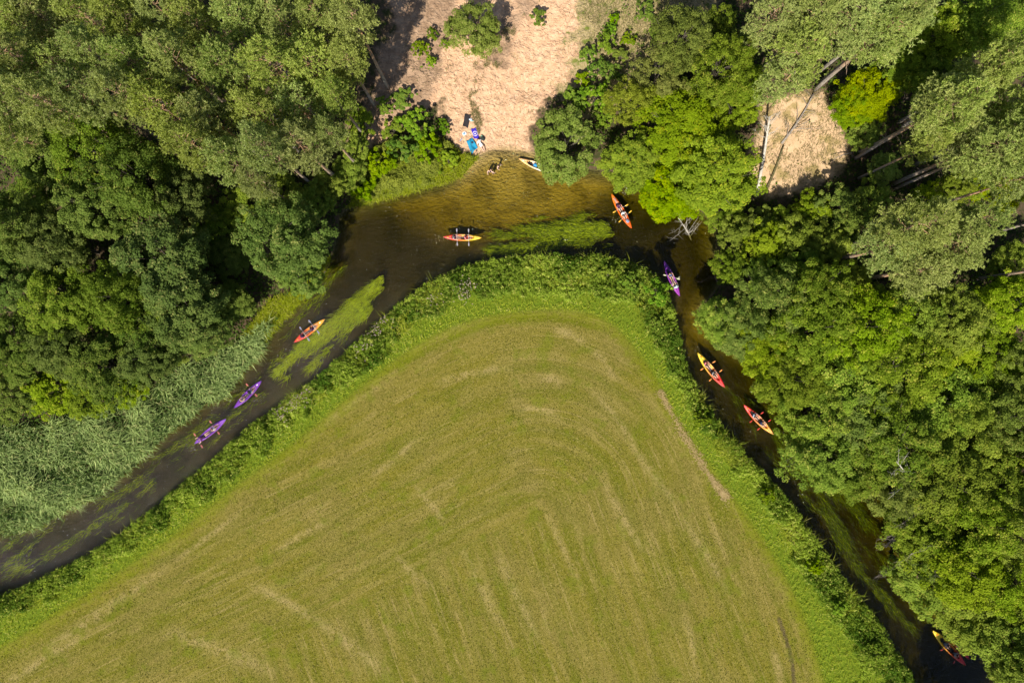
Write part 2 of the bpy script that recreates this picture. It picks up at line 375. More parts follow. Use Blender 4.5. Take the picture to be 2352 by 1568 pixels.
    fc = t.mix(t.math('MULTIPLY', t.sstep(t.math('ADD', t.attr('rut'), t.math('SUBTRACT', stub, .5)), .35, .8), .85), fc, (.085, .06, .035))
    fc = t.mix(t.math('MULTIPLY', t.sstep(fine, .53, .62), .7), fc, (.06, .075, .006))
    fc = t.mix(t.math('MULTIPLY', t.sstep(t.noise(P, 4.2, 3, .7), .57, .68), .5), fc, (.085, .10, .008))
    fc = t.mix(t.math('MULTIPLY', t.sstep(t.noise(P, 7., 2, .7), .57, .68), .4), fc, (.46, .37, .13))
    fc = t.mix(t.math('MULTIPLY', t.sstep(n1, .55, .68), .5), fc, (.135, .165, .007))
    edge = t.sstep(t.math('ADD', t.attr('sd_field'), t.math('MULTIPLY', t.math('SUBTRACT', n2, .5), 3.)), 2.0, .2)
    fc = t.mix(t.math('MULTIPLY', edge, .6), fc, (.175, .205, .006))
    m_f = t.sstep(t.math('ADD', t.attr('sd_field'), t.math('MULTIPLY', t.math('SUBTRACT', n3, .5), 1.2)), -.5, .5)
    c = t.mix(m_f, c, fc)
    # bed of the river: sand, with darker silt
    bed = t.mix(t.sstep(t.noise(P, .28, 4), .42, .6), (.60, .43, .20), (.36, .26, .11))
    bed = t.mix(t.math('MULTIPLY', t.sstep(n3, .5, .7), .4), bed, (.20, .15, .06))
    bed = t.mix(t.attr('silt'), bed, (.058, .066, .016))
    c = t.mix(t.sstep(sp.outputs[2], .06, -.04), c, bed)
    hgt = t.math('ADD', t.math('MULTIPLY', n3, .6), t.math('MULTIPLY', n4, .4))
    hgt = t.math('ADD', hgt, t.math('MULTIPLY', t.math('MULTIPLY', t.math('MULTIPLY', t.sstep(foot, .0, .36), t.sstep(t.noise(P, 1.6, 3, .6), .40, .66)), 1.3), m_sand))
    hgt = t.math('ADD', hgt, t.math('MULTIPLY', fine, t.math('MULTIPLY', m_f, 1.2)))
    return t.done(t.bsdf(c, .95, .1, t.bump(hgt, .8, .12)))
_lm = (rel @ ld) > 0
mow_v = np.where(inC, v_core, np.where(_lm, -(rel @ ld), np.maximum(rel @ rd, 0) + np.where((rel @ rd) > 0, 0, (ang - 1.0) * -6)))
mow_u2 = np.where(inC, u_core + 37, mow_u)
silt = smooth(11, 17, np.hypot(P2[:, 0] - at(1150, 0)[0], (P2[:, 1] - at(0, 400)[1]) * 1.5)) * .75
silt = np.maximum(silt, .85 * smooth(2.2, .3, np.minimum(dN, dS)) * smooth(5, 8, np.hypot(P2[:, 0] - at(1165, 0)[0], P2[:, 1] - at(0, 350)[1]))); silt = silt * (1 - .7 * np.exp(-((P2[:, 0] - at(1570, 0)[0]) / 3) ** 2 - ((P2[:, 1] - at(0, 760)[1]) / 7) ** 2))
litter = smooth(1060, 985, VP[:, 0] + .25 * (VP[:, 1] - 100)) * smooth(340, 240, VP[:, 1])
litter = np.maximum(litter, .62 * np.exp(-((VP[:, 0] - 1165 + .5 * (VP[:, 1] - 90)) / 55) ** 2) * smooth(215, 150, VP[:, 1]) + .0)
HAY = [((1000, 772), (1060, 745), (1100, 727), .35), ((1215, 713), (1330, 714), (1370, 722), .3), ((1262, 756), (1300, 764), (1345, 790), .45), ((1345, 790), (1390, 830), (1415, 880), .3), ((100, 1495), (250, 1395), (400, 1290), .55), ((400, 1290), (500, 1215), (560, 1172), .3), ((-40, 1600), (90, 1520), (220, 1440), .5), ((640, 1262), (700, 1222), (760, 1190), .35), ((850, 1095), (920, 1045), (960, 1000), .3), ((700, 1005), (790, 940), (880, 880), .3), ((905, 1270), (950, 1315), (990, 1345), .4), ((950, 1110), (1000, 1165), (1030, 1210), .3), ((1060, 1255), (1110, 1350), (1150, 1440), .45), ((1140, 1260), (1190, 1370), (1245, 1480), .35), ((1250, 1170), (1300, 1270), (1345, 1370), .3), ((1385, 1100), (1430, 1190), (1480, 1270), .35), ((1440, 1010), (1500, 1090), (1570, 1180), .35), ((1340, 880), (1420, 960), (1470, 1050), .3), ((1560, 1180), (1620, 1270), (1680, 1370), .35), ((1230, 862), (1262, 866), (1290, 885), .5), ((1180, 940), (1240, 935), (1290, 960), .4), ((700, 1400), (800, 1470), (900, 1550), .6), ((380, 1440), (520, 1490), (640, 1540), .8), ((1000, 880), (1100, 850), (1180, 845), .4), ((560, 1330), (660, 1375), (760, 1440), .5), ((1570, 1400), (1590, 1480), (1600, 1560), .3), ((1770, 1480), (1785, 1530), (1790, 1580), .4)]
hay = np.zeros(len(P2))
for *pts, w_ in HAY:
    l_ = line(pts); d_, a_, _ = dist_line(P2, l_); L_ = np.hypot(*np.diff(l_, axis=0).T).sum(); hay = np.maximum(hay, np.exp(-(d_ / (w_ * 1.05)) ** 2) * np.sin(np.clip(a_ / L_, .0, 1) * math.pi) ** .6)
d_, _, _ = dist_line(P2, line([(1785, 1415), (1808, 1480), (1818, 1530), (1822, 1600)])); rut = np.exp(-(d_ / .32) ** 2)
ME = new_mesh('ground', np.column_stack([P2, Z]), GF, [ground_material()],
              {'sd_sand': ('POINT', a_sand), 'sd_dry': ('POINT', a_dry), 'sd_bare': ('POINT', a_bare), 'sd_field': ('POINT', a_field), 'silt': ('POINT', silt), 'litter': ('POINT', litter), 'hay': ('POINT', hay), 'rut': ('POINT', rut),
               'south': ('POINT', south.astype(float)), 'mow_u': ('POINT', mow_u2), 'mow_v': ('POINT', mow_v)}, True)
tag(obj('ground', ME), kind='structure')

def zat(P):
    P = np.atleast_2d(np.asarray(P, float)); ix = np.clip(np.searchsorted(gx, P[:, 0]) - 1, 0, nx - 2); iy = np.clip(np.searchsorted(gy, P[:, 1]) - 1, 0, ny - 2)
    fx = (P[:, 0] - gx[ix]) / (gx[ix + 1] - gx[ix]); fy = (P[:, 1] - gy[iy]) / (gy[iy + 1] - gy[iy]); z = Z.reshape(ny, nx)
    return (z[iy, ix] * (1 - fx) + z[iy, ix + 1] * fx) * (1 - fy) + (z[iy + 1, ix] * (1 - fx) + z[iy + 1, ix + 1] * fx) * fy
def z1(x, y): return float(zat([(x, y)])[0])
def on_ground(vx, vy, up=0.):
    z = 0.
    for _ in range(5):
        p = at(vx, vy, z + up); z = z1(p[0], p[1])
    return Vector((p[0], p[1], z))

# ------------------------------------------------------------------ river
def water_material():
    t = NT('river_water'); P = t.pos()
    mp = t.n('ShaderNodeMapping'); t.put(mp.inputs[0], P); mp.inputs['Rotation'].default_value = (0, 0, math.radians(-25)); mp.inputs['Scale'].default_value = (1.0, 1.7, 1)
    h = t.math('ADD', t.math('MULTIPLY', t.noise(mp.outputs[0], 1.6, 3, .5, .6), 1.), t.math('MULTIPLY', t.noise(mp.outputs[0], 5., 3, .6, .4), .35))
    sw = at(1136, 389); d = t.n('ShaderNodeVectorMath', operation='DISTANCE'); t.put(d.inputs[0], P); d.inputs[1].default_value = (sw[0], sw[1], 0)
    ring = t.math('MULTIPLY', t.math('SINE', t.math('MULTIPLY', d.outputs['Value'], 13.)), t.sstep(d.outputs['Value'], 6., .5))
    h = t.math('ADD', h, t.math('MULTIPLY', ring, .07))
    nrm = t.bump(h, .85, .16)
    rf = t.n('ShaderNodeBsdfTransparent'); rf.inputs[0].default_value = (.97, .97, .96, 1)
    gl = t.n('ShaderNodeBsdfGlossy'); gl.inputs['Roughness'].default_value = .06; t.put(gl.inputs['Normal'], nrm)
    fr = t.n('ShaderNodeFresnel'); fr.inputs[0].default_value = 1.333; t.put(fr.inputs['Normal'], nrm)
    mx = t.n('ShaderNodeMixShader'); t.put(mx.inputs[0], fr.outputs[0]); t.t.links.new(rf.outputs[0], mx.inputs[1]); t.t.links.new(gl.outputs[0], mx.inputs[2])
    ab = t.n('ShaderNodeVolumeAbsorption'); ab.inputs[0].default_value = (.70, .685, .06, 1); ab.inputs[1].default_value = 2.0
    t.t.links.new(ab.outputs[0], t.out.inputs['Volume'])
    return t.done(mx.outputs[0])
wb = MB(); wb.box((0, 0, -2), (400, 400, 4)); tag(wb.build('river', water_material(), sm=False), kind='structure')

# ------------------------------------------------------------------ foliage shapes
def rhombs(C, N, l, w, rng, T=None):
    """one leaf-sized face at each centre C with normal N"""
    N = norm(N); n = len(C)
    if T is None: T = rng.normal(size=(n, 3))
    T = norm(T - (T * N).sum(1, keepdims=True) * N); B = np.cross(N, T)
    l = np.broadcast_to(l, (n,))[:, None]; w = np.broadcast_to(w, (n,))[:, None]
    V = np.stack([C - T * l * .5, C + B * w * .5 - T * l * .05 + N * l * .06, C + T * l * .5, C - B * w * .5 - T * l * .05 + N * l * .06], 1).reshape(-1, 3)
    return V, np.arange(n * 4).reshape(n, 4)

def sph(n, rng):
    return norm(rng.normal(size=(n, 3)))

def leafy_crown(name, mat, seed, R=4.6, zc=8.5, hz=4.6, clumps=95, per=150, leaf=.24, ragged=.25, low=-.6, lobes=17):
    rng = np.random.default_rng(seed)
    d = sph(clumps * 3, rng); d = d[d[:, 2] > low][:clumps]
    ph = rng.uniform(0, 6.28, 6); az = np.arctan2(d[:, 1], d[:, 0])
    env = 1 + ragged * (np.sin(2 * az + ph[0]) * .5 + np.sin(3 * az + ph[1]) * .4 + np.sin(5 * az + ph[2]) * .35 + np.sin(4 * d[:, 2] + ph[3]) * .3)
    rr = env * rng.uniform(.74, .98, len(d))
    inner = rng.random(len(d)) < .12; rr = np.where(inner, rr * .6, rr)
    c = d * rr[:, None] * np.array([R, R, hz])
    lob = sph(60, rng); lob = lob[lob[:, 2] > low - .1][:lobes]; le = 1 + ragged * rng.uniform(-1, .8, len(lob)); lr = rng.uniform(.26, .46, len(lob))
    k = rng.integers(0, len(lob), len(d)); dd = sph(len(d), rng); dd[:, 2] = np.where(dd[:, 2] < -.2, -dd[:, 2], dd[:, 2])
    cl_ = lob[k] * (le[k] * .72)[:, None] + dd * (lr[k] * rng.uniform(.6, 1.08, len(d)))[:, None]
    use = rng.random(len(d)) < .66; c = np.where(use[:, None], cl_ * np.array([R, R, hz]), c) + np.array([0, 0, zc]); d = np.where(use[:, None], norm(dd + lob[k] * .4), d)
    rc = R * rng.uniform(.075, .16, len(d))
    lt = rng.random(len(lob))[k]
    ct = rng.random(len(d)); calt = rng.random(len(d))
    idx = np.repeat(np.arange(len(d)), (per * (rc / (R * .12)) ** 2).astype(int)); n = len(idx)
    u = sph(n, rng); u[:, 2] = np.where(u[:, 2] < -.3, -u[:, 2], u[:, 2])
    Cc = c[idx] + u * (rc[idx] * rng.uniform(.35, 1.05, n) ** .6)[:, None] * np.array([1, 1, .75])
    Nn = u * .6 + d[idx] * .2 + np.array([-.1, -.25, .6]) + rng.normal(size=(n, 3)) * .42
    sz = leaf * rng.uniform(.5, 1.45, n)
    V, F = rhombs(Cc, Nn, sz, sz * .7, rng)
    tint = np.clip(.25 * lt[idx] + .35 * ct[idx] + .4 * rng.random(n), 0, 1); alt = np.clip(.45 * calt[idx] + .55 * rng.random(n), 0, 1)
    return new_mesh(name, V, F, [mat], {'tint': ('FACE', tint), 'alt': ('FACE', alt)}), c

def limbs(mb, rng, Ht, r0, targets, lean=.3, fork=.35, seg=8):
    top = np.array([rng.normal() * lean, rng.normal() * lean, Ht]); mid = np.array([rng.normal() * lean * .6, rng.normal() * lean * .6, Ht * .5])
    tr = [np.array([0, 0, -.3]), np.array([0, 0, .25]), mid * .5, mid, (mid + top) * .5, top]
    mb.tube(tr, [r0 * 1.35, r0, r0 * .88, r0 * .7, r0 * .45, r0 * .12], seg)
    for tg in targets:
        zf = np.clip(tg[2] / Ht * rng.uniform(.5, .8), fork, .9); s = zf * 5.0; i = min(int(s), 4)
        a = tr[i] + (tr[i + 1] - tr[i]) * (s - i); m = a * .45 + tg * .55 + np.array([0, 0, .25]) + rng.normal(size=3) * .2
        mb.tube([a, (a * .5 + m * .5) + rng.normal(size=3) * .08, m, tg], [r0 * .38, r0 * .28, r0 * .18, r0 * .05], 5)
    return tr

def pine_crown(name, mat, seed, R=3.3, z0=12.5, z1_=20.5, nb=44, sparse=1.0):
    rng = np.random.default_rng(seed); C = []; D = []; cl = []; lim = []
    for k in range(nb):
        f = (k + rng.random()) / nb; z = z0 + (z1_ - z0) * f ** .9
        rad = R * (1.05 - .85 * f ** 2.2) * rng.uniform(.65, 1.12) * (.75 + .25 * min(1, f * 4))
        az = k * 2.4 + rng.normal() * .35; up = rng.uniform(.05, .4) + .5 * f
        d = np.array([math.cos(az), math.sin(az), up]); base = np.array([0, 0, z]); tip = base + d * rad
        lim.append((base, tip))
        nt = max(6, int(18 * rad / R * sparse))
        for j in range(nt):
            s = rng.uniform(.35, 1.0) ** .7; side = rng.normal() * .25 * rad * (1.15 - .6 * s)
            p = base + d * rad * s + np.array([-math.sin(az), math.cos(az), 0]) * side + np.array([0, 0, rng.uniform(-.12, .38)])
            m = int(rng.integers(3, 6))
            for q in range(m):
                C.append(p + rng.normal(size=3) * np.array([.24, .24, .14])); D.append(d * .45 + np.array([-.05, -.15, .6])); cl.append(k)
    C = np.array(C); D = np.array(D); cl = np.array(cl); n = len(C); per = 14
    idx = np.repeat(np.arange(n), per); m = len(idx)
    dd = norm(D[idx] + rng.normal(size=(m, 3)) * .75); L = rng.uniform(.16, .34, m)
    side = norm(np.cross(dd, rng.normal(size=(m, 3)))); w = rng.uniform(.03, .06, m)
    a = C[idx]; V = np.stack([a - side * w[:, None], a + side * w[:, None], a + dd * L[:, None]], 1).reshape(-1, 3); F = np.arange(m * 3).reshape(m, 3)
    bt = rng.random(nb); tt = rng.random(n)
    tint = np.clip(.35 * bt[cl][idx] + .35 * tt[idx] + .3 * rng.random(m), 0, 1); alt = np.clip(.6 * rng.random(n)[idx] + .4 * rng.random(m), 0, 1)
    return new_mesh(name, V, F, [mat], {'tint': ('FACE', tint), 'alt': ('FACE', alt)}), lim

def pine_trunk(name, seed, lim, Ht=20.3, r0=.24, z0=12.5):
    rng = np.random.default_rng(seed); mb = MB(); w = rng.normal(size=2) * .25
    tr = [np.array([w[0] * math.sin(f * 3), w[1] * math.sin(f * 2.3), -.4 + (Ht + .4) * f]) for f in np.linspace(0, 1, 9)]
    mb.tube(tr, [r0 * 1.4, r0 * 1.1, r0, r0 * .95, r0 * .85, r0 * .7, r0 * .5, r0 * .3, r0 * .05], 9)
    for base, tip in lim:
        mb.tube([base, base * .5 + tip * .5 + np.array([0, 0, -.14]), tip - np.array([0, 0, .1])], [.045, .028, .01], 4, cap=False)
    for k in range(5):
        z = rng.uniform(5, z0); az = rng.uniform(0, 6.28); L = rng.uniform(.5, 1.4)
        mb.tube([(0, 0, z), (math.cos(az) * L * .6, math.sin(az) * L * .6, z + .1), (math.cos(az) * L, math.sin(az) * L, z - .1)], [.04, .03, .01], 4, cap=False)
    return mb.mesh(name, M['pinebark'])

LIB = {}
for i in range(6):
    cm, lm = pine_crown('pine_crown', M['pine'], 100 + i, R=3.3 + .25 * (i % 3 - 1), sparse=1.0 if i < 4 else .85)
    LIB.setdefault('pine', []).append((cm, pine_trunk('pine_trunk', 200 + i, lm), 3.3, 16.5))
def make_leafy(kind, mat, n, seed, bark='bark', **kw):
    for i in range(n):
        cm, c = leafy_crown(kind + '_crown', M[mat], seed + i, **kw)
        mb = MB(); rng = np.random.default_rng(seed + 50 + i); R = kw['R']; Ht = kw['zc'] + kw['hz'] * .6
        limbs(mb, rng, Ht, .05 * R + .02, c[::6], lean=.1 * R * .5, fork=.25)
        LIB.setdefault(kind, []).append((cm, mb.mesh(kind + '_trunk', M[bark]), R, kw['zc']))
make_leafy('alder', 'alder', 6, 300, R=4.6, zc=8.4, hz=4.9, clumps=400, per=72, leaf=.215, ragged=.24, lobes=22)
make_leafy('maple', 'maple', 3, 400, R=4.4, zc=7.2, hz=4.2, clumps=360, per=70, leaf=.215, ragged=.24)
make_leafy('willow', 'willow', 2, 500, R=3.8, zc=3.6, hz=2.6, clumps=260, per=70, leaf=.19, ragged=.18)
make_leafy('birch', 'birch', 2, 600, R=3.4, zc=6.5, hz=3.6, clumps=220, per=60, leaf=.18, ragged=.3)
make_leafy('shrub', 'shrub', 4, 700, R=1.5, zc=1.25, hz=1.05, clumps=70, per=36, leaf=.2, ragged=.35, low=-.25, lobes=8)
make_leafy('alder_low', 'alder', 3, 800, R=3.6, zc=4.8, hz=3.2, clumps=240, per=66, leaf=.21, ragged=.30, lobes=14)

ORD = ['first', 'second', 'third', 'fourth', 'fifth', 'sixth', 'seventh', 'eighth', 'ninth', 'tenth', 'eleventh', 'twelfth']
NAMES = {'pine': ('pine_tree', 'pine'), 'alder': ('alder_tree', 'tree'), 'maple': ('maple_tree', 'tree'), 'willow': ('willow_bush', 'bush'), 'birch': ('birch_tree', 'tree'), 'shrub': ('shrub', 'shrub'), 'alder_low': ('young_alder', 'tree')}
trng = random.Random(7)
count = {}
def plant(kind, vx, vy, r, label, group, hs=1.0):
    """a tree whose crown is seen at (vx,vy) with radius r, trunk and crown as its parts"""
    k = count.get(kind, 0); count[kind] = k + 1
    cm, tm, R, zc = LIB[kind][k % len(LIB[kind])]
    g = 0.
    for _ in range(5):
        zz = g + zc * hs; p = at(vx, vy, zz); g = z1(p[0], p[1])
    s = r * K * (H - zz) / H / R * (.92 if kind == 'pine' else .91 if group == AW else 1.)
    if kind in ('shrub', 'willow', 'birch', 'alder_low'): hz = hs * (s if kind == 'shrub' else (s + 1) * .5)
    else: hz = hs
    e = empty(NAMES[kind][0], (p[0], p[1], max(g, -.05)), trng.uniform(0, 6.28)); e.scale = (s, s * trng.uniform(.92, 1.08), hz)
    tag(e, label, NAMES[kind][1], group)
    obj('trunk', tm, e); c_ = obj('crown', cm, e)
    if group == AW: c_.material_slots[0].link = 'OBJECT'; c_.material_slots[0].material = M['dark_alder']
    return e

def row(kind, label, group, spots, order='left to right'):
    for i, s in enumerate(spots):
        hs = (s[3] if len(s) > 3 else 1.0) * (trng.uniform(.8, 1.14) if kind in ('pine', 'alder', 'maple') else 1)
        lab = label.replace('{o}', ORD[i]) if len(spots) > 1 else label
        plant(kind, s[0], s[1], s[2], lab, group, hs)

AW = 'dark alders on the left'
PW = 'pines of the wood on the upper left'
row('pine', '{o} grey-green pine from the left along the top edge', PW, [(15, 30, 66), (105, 45, 66), (195, 35, 62), (285, 45, 62), (372, 25, 60), (455, 55, 62), (545, 35, 60), (640, 40, 62), (735, 50, 66), (815, 45, 62)])
row('pine', '{o} pine from the left in the second row below the top edge', PW, [(35, 130, 66), (125, 150, 66), (215, 128, 64), (318, 150, 66), (410, 140, 62), (520, 160, 66), (625, 150, 64), (720, 150, 66), (800, 140, 58)])
row('pine', '{o} pine from the left in the third row of the upper left wood', PW, [(25, 225, 66), (110, 240, 62), (190, 220, 64), (290, 225, 62), (375, 250, 66), (480, 270, 68), (590, 262, 62), (690, 245, 66), (775, 225, 50)])
row('pine', '{o} pine from the left in the front row facing the dark alders', PW, [(35, 315, 52), (445, 335, 60), (530, 365, 62), (610, 345, 60), (695, 335, 64), (760, 310, 48)])
row('pine', 'drooping pine at the lowest tip of the wood, above dark alders', PW, [(590, 415, 46)])
AW = 'dark alders on the left'
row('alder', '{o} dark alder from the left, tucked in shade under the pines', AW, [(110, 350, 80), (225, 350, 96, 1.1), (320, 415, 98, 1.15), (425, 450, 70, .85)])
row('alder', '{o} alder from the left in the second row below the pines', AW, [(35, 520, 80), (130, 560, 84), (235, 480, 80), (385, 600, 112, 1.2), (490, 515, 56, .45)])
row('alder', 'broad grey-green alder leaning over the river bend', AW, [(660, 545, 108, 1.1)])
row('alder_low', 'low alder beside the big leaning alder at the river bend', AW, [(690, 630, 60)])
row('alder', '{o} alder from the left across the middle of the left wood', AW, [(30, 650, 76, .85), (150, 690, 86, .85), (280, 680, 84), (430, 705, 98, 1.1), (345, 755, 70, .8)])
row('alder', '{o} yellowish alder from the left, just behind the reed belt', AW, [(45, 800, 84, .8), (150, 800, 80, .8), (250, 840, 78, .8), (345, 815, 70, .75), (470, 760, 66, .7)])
row('alder_low', '{o} small bright tree from the left at the back of the reeds', 'small trees behind the reeds', [(30, 905, 62, .8), (120, 905, 62, .8), (205, 910, 56, .8), (290, 880, 50, .8), (400, 800, 46, .8)])
row('alder_low', '{o} low dark tree from the left in the shade near the undercut bank', 'low dark trees at the undercut bank', [(560, 470, 50, .8), (640, 440, 52, .8), (720, 460, 46, .8), (755, 420, 40, .8), (800, 395, 38, .7), (812, 335, 38, .7), (828, 275, 34, .6)])
row('alder', '{o} small shaded alder from the left between the big left crowns', AW, [(80, 440, 50, .4), (180, 445, 50, .4), (535, 690, 50, .4), (525, 590, 50, .4)])
# sandy bank
row('willow', 'rounded olive willow bush growing alone on the sand slope', 'willows over the river', [(1088, 66, 60, 1.1)])
row('shrub', '{o} shrub from the top down the left half of the sand', 'shrubs on the sand', [(990, 75, 16), (965, 112, 22), (985, 140, 16), (1022, 98, 13)])
row('shrub', 'round green shrub alone on the upper sand', 'shrubs on the sand', [(1240, 38, 21)])
row('shrub', '{o} bush from the left at the left end of the sand', 'bushes left of the beach', [(885, 240, 24, .8), (935, 230, 30, .7), (960, 285, 38), (905, 300, 28, .8), (1015, 290, 20, .8)])
row('shrub', '{o} light green bush from the left on the grassy bank left of the beach', 'bushes on the grassy bank', [(830, 430, 34), (875, 375, 36), (925, 350, 36), (985, 345, 34), (1030, 370, 26)])
row('shrub', '{o} bush down the right edge of the sand', 'bushes along the right edge of the sand', [(1480, 28, 26), (1410, 38, 15), (1402, 65, 18), (1510, 70, 22), (1445, 85, 18), (1388, 98, 26), (1352, 125, 22), (1425, 130, 22), (1375, 160, 24), (1342, 180, 20), (1328, 215, 18)])
row('shrub', '{o} dark bush from the left behind the beach willow', 'dark bushes behind the willow', [(1310, 240, 36, 1.2), (1365, 230, 34, 1.2), (1400, 170, 28, 1.1), (1385, 270, 28)])
row('willow', 'rounded grey-green willow leaning over the beached kayak', 'willows over the river', [(1299, 338, 80)])
row('birch', '{o} olive birch from the top behind the bright tree', 'birches', [(1510, 175, 62), (1450, 235, 56)])
row('alder', '{o} blue-green tree from the left above the olive birches', 'trees behind the birches', [(1560, 95, 66, .9), (1650, 165, 66, .9), (1700, 200, 46, .7)])
row('alder_low', '{o} shaded tree from the left in the gap behind the bright tree', 'shaded trees behind the bright tree', [(1610, 225, 52), (1660, 60, 44), (1685, 250, 50), (1700, 110, 40)])
row('maple', '{o} part from the left of the bright yellow-green tree group by the river', 'bright yellow-green trees by the river', [(1450, 375, 66, .75), (1550, 300, 92, .95), (1540, 430, 80, .8), (1640, 400, 92, .95)])
row('alder_low', '{o} green bush-like tree from the left where the bright trees meet the river', 'trees by the bare branches', [(1545, 458, 42, .6), (1660, 480, 50, .7), (1640, 335, 50, .8)])
# right wood
RP = 'pines of the wood on the upper right'
row('pine', '{o} pine from the left in the top right corner group', RP, [(1770, 45, 66), (1860, 40, 76), (1945, 55, 80), (2030, 75, 80), (2075, 30, 60)])
row('pine', '{o} grey-green pine from the top, leaning over the bare sandy gap', RP, [(1835, 130, 70), (1800, 180, 62, .8)])
row('pine', '{o} pine from the top along the right edge', RP, [(2330, 130, 66), (2250, 195, 76), (2180, 250, 66), (2315, 285, 74), (2240, 345, 64), (2335, 410, 56), (2130, 335, 44)])
row('pine', '{o} pine from the left in the broad pale cluster at mid right', 'broad pale pines at mid right', [(2040, 560, 72), (2100, 520, 76), (2110, 620, 78), (2180, 560, 76), (2235, 510, 56)])
row('maple', '{o} yellow-green tree from the top beside the bare sandy gap', 'yellow-green trees of the right wood', [(2060, 165, 56, .7), (1990, 215, 66, .7), (1952, 248, 46, .6)])
row('maple', '{o} yellow-green tree from the top near the right edge', 'yellow-green trees of the right wood', [(2290, 445, 52, .6), (2250, 420, 40, .5), (2330, 610, 56, .55)])
row('alder', '{o} dark tree from the left in the upper right corner', 'dark trees of the right wood', [(2150, 95, 66, .8), (2230, 60, 72, .85), (2310, 40, 70, .85), (2140, 190, 56, .7)])
row('alder_low', '{o} shaded low tree from the left below the bare sandy gap', 'low trees of the right wood', [(1745, 515, 42, .8), (1800, 505, 40, .7), (1870, 480, 44, .7), (1930, 470, 50, .9), (2000, 455, 46, .8), (2035, 385, 40, .6), (1990, 300, 40, .6), (2130, 460, 46, .7), (2200, 430, 42, .7)])
row('alder_low', '{o} tree from the left along the dark inlet bank', 'trees along the inlet bank', [(1690, 540, 46), (1680, 610, 42), (1760, 560, 52), (1830, 545, 54), (1740, 640, 50), (1900, 560, 56), (1960, 510, 48), (1840, 620, 56), (1960, 640, 46)])
BW = 'alders overhanging the right river bank'
row('alder', '{o} alder down the river edge of the right wood', BW, [(1655, 735, 54, .65), (1705, 762, 66, .75), (1765, 800, 74, .8), (1810, 870, 76, .8), (1860, 950, 78, .8), (1880, 1040, 80, .8), (1960, 1060, 76, .75), (2060, 1110, 80, .8), (2110, 1210, 84, .8), (2110, 1310, 78, .75)])
row('alder', '{o} alder down the second rank behind the river edge alders', BW, [(1780, 700, 76, .8), (1860, 760, 88), (1930, 860, 92), (1980, 960, 96), (2060, 1010, 92), (2150, 1100, 96), (2210, 1200, 92), (2200, 1300, 88), (2210, 1390, 80, .85), (2290, 1450, 76, .8)])
row('alder', '{o} alder down the third rank of the lower right wood', BW, [(1880, 670, 74, .85), (1970, 750, 92), (2060, 850, 98), (2150, 910, 96), (2180, 1000, 94), (2260, 1100, 90), (2310, 1210, 84), (2300, 1320, 82), (2345, 1420, 70), (2340, 1530, 70)])
row('alder', '{o} darker alder down the right edge of the picture', 'darker alders on the right edge', [(2300, 700, 66, .7), (2070, 720, 76, .9), (2180, 740, 76, .8), (2260, 810, 70, .7), (2160, 810, 74, .85), (2335, 850, 66, .75), (2310, 960, 76, .85), (2345, 1060, 66, .9)])

row('alder', 'alder just below the lower edge, shading the dark corner of the river', 'alders of the meadow bank', [(2262, 1765, 105)])
row('alder_low', 'low leafy alder drooping over the two yellow kayaks in the lower right corner', BW, [(2290, 1468, 42, .7)])
row('shrub', '{o} bright bush from the left at the meadow tip beside the shaded purple kayak', 'bushes at the meadow tip', [(1395, 632, 24, 1.3), (1450, 645, 26, 1.5), (1512, 672, 32, 2.3), (1510, 742, 18, 1.3)])
row('shrub', '{o} leafy bush along the meadow bank of the right river arm', 'bushes on the right meadow bank', [(1545, 850, 15, 1.1), (1610, 960, 22, 1.3), (1760, 1135, 22, 1.4), (1875, 1300, 22, 1.3), (1935, 1400, 22, 1.3), (2010, 1500, 24, 1.3)])
# ------------------------------------------------------------------ scattered growth nobody could count
def scatter(n, poly_v, rng, keep=None):
    """ground points inside an outline read off the photograph"""
    p = np.array(poly_v, float); lo, hi = p.min(0), p.max(0)
    q = rng.uniform(lo, hi, (n, 2)); q = q[inside(q, p)]
    z = np.zeros(len(q))
    for _ in range(3):
        s = (H - z) / H; P = np.stack([(q[:, 0] - 1176) * K * s, (784 - q[:, 1]) * K * s], 1); z = zat(P)
    return P, z

def blades(P, z, h, w, lean, rng, curve=.6, dirv=None):
    """bent three-point blades of grass or reed standing at P"""
    n = len(P); az = rng.uniform(0, 6.28, n); d = np.stack([np.cos(az), np.sin(az), np.zeros(n)], 1)
    if dirv is not None: d = norm(d * .8 + np.asarray(dirv))
    s = np.stack([-d[:, 1], d[:, 0], np.zeros(n)], 1); base = np.column_stack([P, z])
    L = (lean * h)[:, None]; hh = h[:, None]; up = np.array([0, 0, 1.0])
    m = base + d * L * .35 + up * hh * .65; tip = base + d * L + up * hh * (1 - curve * np.clip(lean, 0, 1)[:, None] * .5)
    w = np.broadcast_to(w, (n,))[:, None]
    V = np.stack([base - s * w * .5, base + s * w * .5, m + s * w * .5, m - s * w * .5, tip], 1).reshape(-1, 3)
    i = np.arange(n)[:, None] * 5
    return V, i + np.array([[0, 1, 2, 3]]), i + np.array([[3, 2, 4]])

def stuff(name, V, Fs, mat, tint, alt, label, cat):
    me = new_mesh(name, V, Fs, [mat], {'tint': ('FACE', tint), 'alt': ('FACE', alt)})
    return tag(obj(name, me), label, cat, kind='stuff')

rng = np.random.default_rng(11)
def band(n, d0, d1, line_, sign_south=True, x=(-75, 75), y=(-52, 52)):
    P = np.column_stack([rng.uniform(*x, n), rng.uniform(*y, n)])
    d, _, tn = dist_line(P, line_); z, rv, so, dn, ds = land(P)
    m = (d > d0) & (d < d1) & (so if sign_south else ~so) & ~rv
    return P[m], zat(P[m]), d[m], tn[m]

